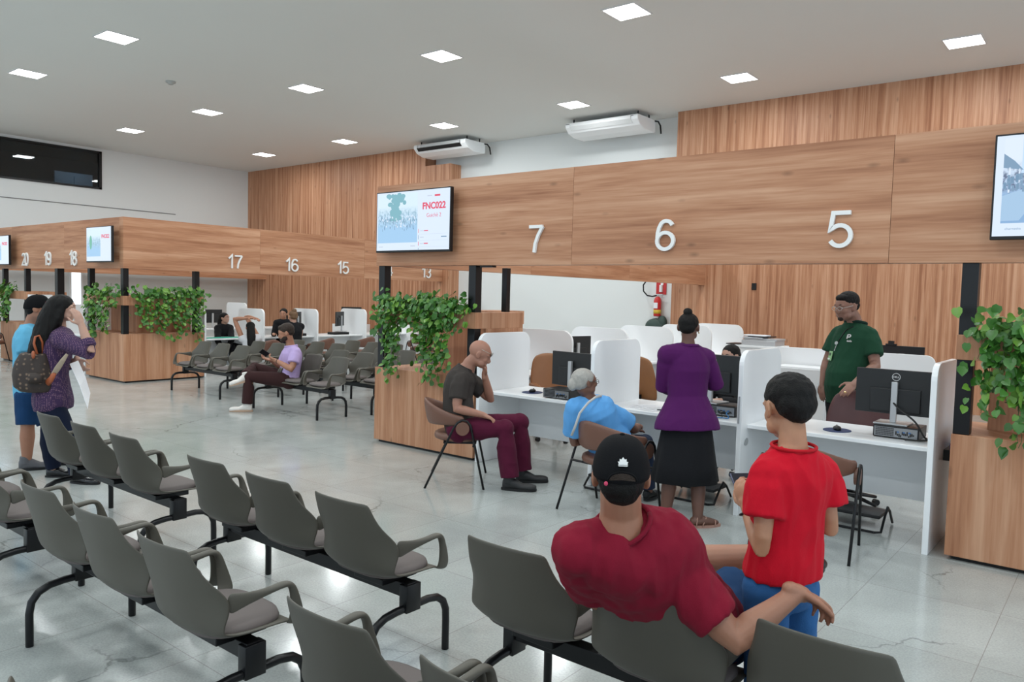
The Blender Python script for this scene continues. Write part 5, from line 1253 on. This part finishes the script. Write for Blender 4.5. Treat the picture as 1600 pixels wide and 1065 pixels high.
# chest print, lanyard and badge lie on the shirt front
def front(px, py, D): return W(px, py, D)
A_ = (J['hipL']+J['hipR'])/2; fr = ((J['nb']-A_).normalized()).cross((J['shR']-J['shL']).normalized()).normalized(); sdv = (J['shR']-J['shL']).normalized()
def on_chest(name, mb, m, px, py, off=0):
    """drop a small flat piece onto the shirt along the view ray"""
    sh_ = next(c for c in COL.objects if c.parent == root and c.name.startswith('polo_shirt'))
    d = (W(px, py, 1)-EYE).normalized(); ok, loc, nor, _ = sh_.ray_cast(EYE-root.location+root.location, d) if True else (0, 0, 0, 0)
    if not ok: return None
    z_ = V((0, 0, 1)); x_ = z_.cross(nor).normalized(); z2 = nor.cross(x_); M_ = Matrix((x_, -nor, z2)).transposed()
    mb.v = [tuple(loc+M_ @ V(q)+nor*(.004+off)) for q in mb.v]
    return att(name, mb, m, root)
bpy.context.view_layer.update()
pl = MB(); stroke(pl, [(-.016, -.022), (-.016, .022)], .011, -.002, .002); stroke(pl, [(-.016, .018)]+arc(.0, .008, .014, .012, 90, -90, 8)+[(-.012, -.004)], .010, -.002, .002)
on_chest('chest_logo', pl, LOGOW, 1327, 526)
tm = text_mesh('tudo', .026, bold=.001); mbt = MB(); mbt.v = [tuple(v.co) for v in tm.vertices]; mbt.f = [tuple(p.vertices) for p in tm.polygons]
on_chest('chest_text', mbt, LOGOW, 1327, 534)
on_chest('badge_reel', MB().tube([(0, -.004, 0), (0, .001, 0)], .017, 16), mat('reel_clear', (.45, .5, .5), .3), 1308, 536, .006)
bgd = on_chest('id_badge', MB().box(-.026, -.004, -.045, .026, .0, .045), mat('badge_green', (.30, .55, .28), .4), 1300, 556, .012)
on_chest('badge_photo', MB().box(-.014, -.002, -.012, .014, 0, .016), mat('badge_dark', (.05, .10, .06), .5), 1300, 554, .016)
on_chest('badge_strip', MB().box(-.022, -.002, -.007, .022, 0, .007), PAPER, 1298, 561, .016)
def surf(px, py):
    d = (W(px, py, 1)-EYE).normalized(); sh_ = next(c for c in COL.objects if c.parent == root and c.name.startswith('polo_shirt')); ok, loc, nor, _ = sh_.ray_cast(EYE, d); return loc+nor*.005 if ok else W(px, py, 7.0)
att('lanyard', MB().tube([surf(1334, 510), surf(1322, 516), surf(1315, 526), surf(1309, 536)], .004, 6), BLKP, root, smooth=True)
att('badge_clip', MB().tube([surf(1308, 537), surf(1304, 548)], .003, 6), LOGOW, root)
att('wedding_ring', MB().tube([W(1321, 613, 6.74)+(_r0*math.cos(a)+V((0, 0, 1))*math.sin(a)*.5)*.011 for a in [2*PI*k/12 for k in range(13)]], .002, 6), mat('gold', (0, 0, 0)), root)
# dark forearm tattoo
# 7 ---- staff woman behind the counter 6 monitor
def seated(label, base, fx, fy, skin_, top_m, bottom_m, px, py, D, pr=FPROF, vox=.012, hairm=HAIRB, long_hair=True, sleeves=True, arms=None, g=1.0, H=.97, bun=False, hz=None, lower=True):
    """a seated figure whose head centre is at W(px, py, D), facing (fx, fy)"""
    f = V((fx, fy, 0)).normalized(); r_ = f.cross(V((0, 0, 1))); hc = W(px, py, D); seat = .53
    nb = hc-V((0, 0, .138*H))-f*.02; hip = V((nb.x, nb.y, seat))-f*.04
    J = dict(nb=nb, hc=hc, face=f-V((0, 0, .15)) if hz is None else hz, shL=nb-r_*.155*H-V((0, 0, .065)), shR=nb+r_*.155*H-V((0, 0, .065)), hipL=hip-r_*.09, hipR=hip+r_*.09, bend=-.03)
    for s, k in (('L', -1), ('R', 1)):
        J['kn'+s] = hip+f*.43+r_*k*.10; J['an'+s] = V((J['kn'+s].x, J['kn'+s].y, .09)); J['toe'+s] = J['an'+s]+f*.2
        if arms and s in arms: J['el'+s], J['wr'+s] = arms[s]
        else: J['el'+s] = J['sh'+s]-V((0, 0, .25))+f*.10+r_*k*.03; J['wr'+s] = J['el'+s]+f*.22-r_*k*.06+V((0, 0, .03))
    root, B = person(label, ground(hip), J, skin_, pr=pr, g=g, H=H, vox=vox, hand_spec={s: ((J['wr'+s]-J['el'+s]).normalized(), V((0, 0, -1.0))+f*.1, (1 if s == 'R' else -1), .4) for s in 'LR'})
    shirt(root, J, top_m, pr=pr, g=g*1.03, H=H, ease=.014, t0=-.08, long_=(.9, .045) if sleeves else None, sl=.6 if sleeves is not None else .12, sr=(.068, .058), folds=.003, vox=vox*.9)
    if lower:
        trousers(root, J, bottom_m, pr=pr, g=g, H=H, top=.1, folds=.002, vox=vox*.9)
        for s_ in 'LR': shoe(root, J['an'+s_], J['toe'+s_], BLKP, BLKP, .9, high=0)
    hb = [(0, -.020, .036, .083, .099, .082), (0, -.045, -.01, .074, .064, .065)]; tb = []
    if long_hair: tb = [([(0, -.07, .02), (0, -.095, -.08), (0, -.10, -.20), (0, -.085, -.30)], [.06, .066, .060, .030])]
    if bun: hb.append((0, -.07, .105, .045, .045, .042))
    hair(root, hc, B, hb, hairm, H, vox=.009, folds=.003, tubes=tb); eyes(root, hc, B, H)
    return root, J, B
seated('person, dark haired staff woman whose forehead shows above the monitor of counter 6', None, -.25, -.95, SK_LIGHT, cloth('staff_black', (.02, .02, .022)), cloth('black_trousers', (0, 0, 0)), 1141, 556, 7.85, H=1.0)
# 8 ---- man in the blue tee and shorts, left
J = dict(nb=W(49, 508, 7.32), hc=W(60, 482, 7.28), face=S(.92, .25, .0), shR=W(41, 524, 7.16), shL=W(56, 521, 7.46), hipR=W(44, 615, 7.22), hipL=W(54, 613, 7.40), bend=-.02,
         elR=W(43, 563, 7.12), wrR=W(78, 556, 7.08), elL=W(62, 560, 7.5), wrL=W(90, 552, 7.4), knR=W(43, 667, 7.20), knL=W(76, 664, 7.45), anR=W(42, 722, 7.24), anL=W(86, 722, 7.5))
J['anR'].z = .09; J['anL'].z = .09; J['toeR'] = J['anR']+S(.8, .5)*.2; J['toeL'] = J['anL']+S(1, .2)*.2
root, B = person('person, man in black cap, light blue tee and navy shorts at the left', ground((J['hipL']+J['hipR'])/2), J, SK_WARM, g=1.06, H=1.0, vox=.008, neck=.06, belly=.03, legg=1.0, arm=1.1,
    hand_spec={'R': (S(.9, .1, .2), S(0, .6, -1), 1, .4), 'L': (S(.9, -.1, .1), S(0, -.6, -1), -1, .4)})
shirt(root, J, cloth('light_blue', (.13, .42, .62)), g=1.08, ease=.018, t0=-.08, sl=.70, sr=(.084, .080), belly=.03, folds=.005)
shorts(root, J, cloth('navy_shorts', (0, 0, 0)), g=1.04, frac=.92)
hair(root, J['hc'], B, [(0, -.020, .020, .0795, .098, .070), (0, -.052, -.008, .068, .062, .058)], HAIRB, 1.0, vox=.007)
cp = cap(root, J['hc'], B, mat('cap_black', (0, 0, 0)), 1.05)
att('cap_emblem', MB().tube([J['hc']+B @ V((.055, .075, .060)), J['hc']+B @ V((.03, .100, .058)), J['hc']+B @ V((0, .108, .056))], .007, 6), mat('emblem_red', (.5, .03, .02), .6), root)
for s_ in 'LR': shoe(root, J['an'+s_], J['toe'+s_], mat('shoe_grey', (0, 0, 0)), BLKP, 1.1)
# 9 ---- long haired woman
J = dict(nb=W(92, 512, 6.92), hc=W(99, 482, 6.88), face=S(.90, .35, -.05), shR=W(97, 531, 6.76), shL=W(93, 527, 7.06), hipR=W(80, 628, 6.84), hipL=W(86, 627, 7.00), bend=-.05,
         elR=W(141, 549, 6.70), wrR=W(127, 506, 6.72), elL=W(100, 570, 7.10), wrL=W(122, 563, 6.98), knR=W(110, 690, 6.80), knL=W(76, 692, 6.96), anR=W(121, 752, 6.82), anL=W(84, 745, 7.02))
J['anR'].z = .075; J['anL'].z = .075; J['toeR'] = J['anR']+S(.95, -.1)*.2; J['toeL'] = J['anL']+S(.9, .3)*.2
root, B = person('person, woman with long black hair in a speckled plum sweater, hand at her face', ground((J['hipL']+J['hipR'])/2), J, SK_LIGHT, pr=FPROF, g=1.05, H=1.0, vox=.0075, neck=.05,
    hand_spec={'R': (S(-.35, -.1, .95), S(-.7, .5, 0), 1, .25), 'L': (S(.5, -.3, -.7), S(.4, .5, -.2), 1, .7)})
def speckle():
    m = mat('plum_knit', (.055, .022, .085), .9, bump=.4, bscale=300); nt = m.node_tree; N = nt.nodes; L = nt.links
    tc = N.new('ShaderNodeTexCoord'); v = N.new('ShaderNodeTexVoronoi'); v.inputs['Scale'].default_value = 75; v.inputs['Randomness'].default_value = .25; L.new(tc.outputs['Object'], v.inputs['Vector'])
    r_ = N.new('ShaderNodeValToRGB'); e = r_.color_ramp.elements; e[0].position = .22; e[0].color = (.24, .13, .18, 1); e[1].position = .40; e[1].color = (.045, .02, .07, 1)
    L.new(v.outputs['Distance'], r_.inputs[0]); L.new(r_.outputs[0], N['Principled BSDF'].inputs['Base Color']); return m
shirt(root, J, speckle(), pr=FPROF, g=1.08, ease=.020, t0=-.10, sr=(.074, .068), long_=(.45, .052), folds=.005, name='sweater', flare=lambda t: .03*max(0, .5-t))
trousers(root, J, cloth('dark_jeans', (.008, .012, .028)), pr=FPROF, g=1.0, ease=.008, top=.1, r_=(.100, .070, .064), folds=.003, name='jeans')
hair(root, J['hc'], B, [(0, -.020, .036, .088, .103, .088), (0, -.05, -.02, .085, .075, .08)], HAIRB, 1.0, vox=.008, folds=.005, fsc=22,
     tubes=[([(0, -.06, .02), (0, -.095, -.10), (.01, -.12, -.22), (.03, -.16, -.36), (.04, -.19, -.48), (.05, -.20, -.55)], [.085, .10, .105, .09, .065, .03]), ([(.06, .0, .02), (.075, -.02, -.08), (.06, -.06, -.18)], [.03, .035, .03])])
eyes(root, J['hc'], B)
for s_ in 'LR':
    an, to = J['an'+s_], J['toe'+s_]; d = (to-an); d.z = 0; d.normalize()
    shoe(root, an, to, mat('flat_black_patent', (.01, .01, .012), .2), BLKP, .98, name='flat_shoe', high=0)
t = thing('backpack', 'brown monogrammed backpack with orange leather handle on the woman\'s back', 'backpack', ground(W(55, 590, 6.75)))
def mono():
    m = mat('monogram_canvas', (.035, .022, .016), .6); nt = m.node_tree; N = nt.nodes; L = nt.links
    tc = N.new('ShaderNodeTexCoord'); v = N.new('ShaderNodeTexVoronoi'); v.inputs['Scale'].default_value = 24; v.inputs['Randomness'].default_value = .35; L.new(tc.outputs['Object'], v.inputs['Vector'])
    r_ = N.new('ShaderNodeValToRGB'); e = r_.color_ramp.elements; e[0].position = .12; e[0].color = (.20, .13, .085, 1); e[1].position = .33; e[1].color = (.030, .018, .013, 1)
    L.new(v.outputs['Distance'], r_.inputs[0]); L.new(r_.outputs[0], N['Principled BSDF'].inputs['Base Color']); return m
MO = mono(); ORL = mat('orange_leather', (.36, .085, .025), .5)
rs = []
for (px_, py_, w_, d_) in ((52, 552, .105, .05), (50, 565, .135, .075), (50, 585, .155, .09), (52, 603, .155, .09), (56, 612, .12, .07)):
    c = W(px_, py_, 6.73); rs.append((c, S(1, .25)*w_, S(-.25, 1)*d_))
mbk = MB().rings(rs, 24)
o = remesh('bag_body', mbk, MO, t, .010, 4, .004, 10)
tl = V((0, 0, 0))
def tatt(name, mb, m, **k): o = put(name, mb, m, None, **k); o.parent = t; o.matrix_parent_inverse = Matrix.Translation(-t.location); return o
tatt('front_pocket', MB().rings([(W(55, 582, 6.64), S(1, .25)*.055, S(-.25, 1)*.02), (W(55, 598, 6.635), S(1, .25)*.06, S(-.25, 1)*.03)], 16), MO, smooth=True)
tatt('handle', MB().tube([W(58, 553, 6.70), W(53, 536, 6.70), W(55, 526, 6.70), W(61, 524, 6.72), W(66, 534, 6.74), W(66, 553, 6.76)], .016, 8, ell=.6), ORL, smooth=True)
tatt('leather_tag', MB().ball(W(52, 554, 6.64), (.03, .012, .035)), ORL, smooth=True)
tatt('strap', MB().tube([W(105, 553, 6.64), W(98, 563, 6.62), W(90, 575, 6.62), W(84, 584, 6.63)], [.012, .02, .024, .02], 8, ell=.3), mat('strap_beige', (.38, .30, .22), .6))
tatt('strap_loop', MB().tube([W(85, 582, 6.625), W(80, 592, 6.64), W(74, 598, 6.68)], [.024, .028, .03], 8, ell=.5), ORL, smooth=True)
a_, b_, c_, d_ = W(109, 568, 6.72), W(122, 563, 6.90), W(141, 614, 6.92), W(137, 638, 6.70)
mid = [(a_+d_)/2+S(-1, 0)*.012, (b_+c_)/2+S(-1, 0)*.0]
pm_ = MB(); L_ = [a_, a_.lerp(d_, .5)+S(.6, .2)*.01, d_]; R_ = [b_, b_.lerp(c_, .5)+S(.6, .2)*.01, c_]
nn_ = (b_-a_).cross(d_-a_).normalized()*.0015
vs = [p+nn_*k for k in (-1, 1) for p in L_+R_]
pm_.add(vs, [(0, 1, 4, 3), (1, 2, 5, 4), (6, 9, 10, 7), (7, 10, 11, 8), (0, 3, 9, 6), (2, 8, 11, 5), (0, 6, 7, 1), (1, 7, 8, 2), (3, 4, 10, 9), (4, 5, 11, 10)])
tag(put('document', pm_, PAPER), 'white printed document hanging from the long haired woman\'s hand', 'paper')

# 10 ---- man in lilac
J = dict(nb=W(455, 541, 11.24), hc=W(447, 520, 11.18), face=S(-.93, -.25, -.28), shL=W(462, 551, 11.08), shR=W(450, 549, 11.38), hipL=W(452, 594, 11.12), hipR=W(449, 592, 11.32), bend=-.05,
         elL=W(456, 577, 10.96), wrL=W(431, 563, 11.02), elR=W(440, 574, 11.42), wrR=W(423, 562, 11.26), knL=W(390, 588, 11.0), knR=W(398, 575, 11.36), anL=W(386, 632, 11.0), anR=W(383, 586, 10.98))
J['anL'].z = .095; J['toeL'] = J['anL']+S(-1, -.15)*.2; J['toeR'] = J['anR']+(S(-.8, -.5, -.25))*.2
root, B = person('person, bearded man in lilac polo shirt with crossed legs looking at his phone', ground((J['hipL']+J['hipR'])/2), J, SK_TAN, g=1.02, H=1.04, vox=.008, neck=.056, belly=.02,
    hand_spec={'L': (S(-.9, .1, .35), S(.1, .5, .8), 1, .55), 'R': (S(-.9, -.2, .2), S(.1, -.2, .8), -1, .5)}, headk=dict(s=1.05))
shirt(root, J, cloth('lilac', (.50, .38, .66)), g=1.04, H=1.04, ease=.015, t0=-.06, sl=.62, sr=(.078, .078), belly=.02, folds=.004, name='polo_shirt')
collar(root, J, cloth('lilac', (0, 0, 0)), g=1.04, H=1.04, ease=.014, r_=.014, lift=.006)
trousers(root, J, cloth('brown_trousers', (.045, .020, .020)), g=1.02, H=1.04, top=.06, r_=(.104, .080, .070), folds=.003)
hair(root, J['hc'], B, [(0, -.020, .044, .0815, .099, .084), (0, -.052, .004, .070, .060, .056), (0, .035, .085, .055, .045, .030)], HAIRD, 1.12, folds=.002)
hair(root, J['hc'], B, [(0, .055, -.074, .045, .040, .034), (.035, .03, -.055, .026, .04, .032), (-.035, .03, -.055, .026, .04, .032), (0, .085, -.062, .02, .014, .012)], HAIRD, 1.16, name='beard', vox=.006)
eyes(root, J['hc'], B, 1.06)
for s_ in 'LR': shoe(root, J['an'+s_], J['toe'+s_], mat('shoe_white', (.72, .68, .64), .6), mat('sole_gum', (.50, .34, .24), .6), 1.12, s_ == 'R', name='sneaker')
t = thing('mobile_phone', 'black phone in the hands of the man in lilac', 'phone', W(413, 551, 11.1)); t.rotation_euler = (R(-38), R(-42), _yaw)
put('phone_body', MB().box(-.037, -.078, -.005, .037, .078, .005), BLKP, t, bevel=.003); put('phone_screen', MB().box(-.034, -.074, .005, .034, .074, .0058), mat('phone_glow', (.1, .1, .12), .1, emit=(.7, .8, .9), estr=.35), t)
att('watch', MB().tube([J['wrL'].lerp(J['elL'], .1)+(S(.3, 1)*math.cos(a)+V((0, 0, 1))*math.sin(a))*.030 for a in [2*PI*k/12 for k in range(13)]], .006, 6), BLKP, root, smooth=True)

# 11 ---- people at the far counters
BLKC = cloth('soft_black', (.012, .012, .014)); far = .013
seated('person, dark haired woman in black with her hand on a green folder', None, .75, .1, SK_LIGHT, BLKC, BLKC, 351, 497, 16.1, vox=far, H=1.0, hz=S(.92, -.25),
       arms={'L': (W(362, 530, 15.9), W(356, 545, 15.6)), 'R': (W(340, 532, 15.8), W(348, 546, 15.5))})
root, J, B = seated('person, woman in a white top with both arms raised behind her head', None, -.90, .30, SK_TAN, cloth('white_top', (.62, .62, .64)), cloth('red_brown', (.10, .04, .035)), 391, 512, 15.0, vox=far, H=1.0, sleeves=None,
       arms={'L': (W(366, 498, 14.9), W(388, 497, 14.85)), 'R': (W(384, 494, 15.35), W(398, 497, 15.2))})
tag(att('ponytail', MB().tube([J['hc']+V((.05, -.03, .0)), J['hc']+V((.13, -.06, -.15)), J['hc']+V((.13, -.06, -.32)), J['hc']+V((.12, -.05, -.42))], [.07, .085, .075, .03], 12, 'round'), HAIRB, root, smooth=True))
seated('person, smiling dark haired staff woman facing the customer with the bun', None, .55, -.65, SK_TAN, BLKC, BLKC, 443, 490, 16.6, vox=far, H=.98)
seated('person, customer with a light brown hair bun seen from behind the man in lilac', None, -.95, .2, SK_LIGHT, BLKC, BLKC, 458, 494, 15.6, vox=far, H=1.02, hairm=HAIRL, long_hair=False, bun=True, sleeves=None)
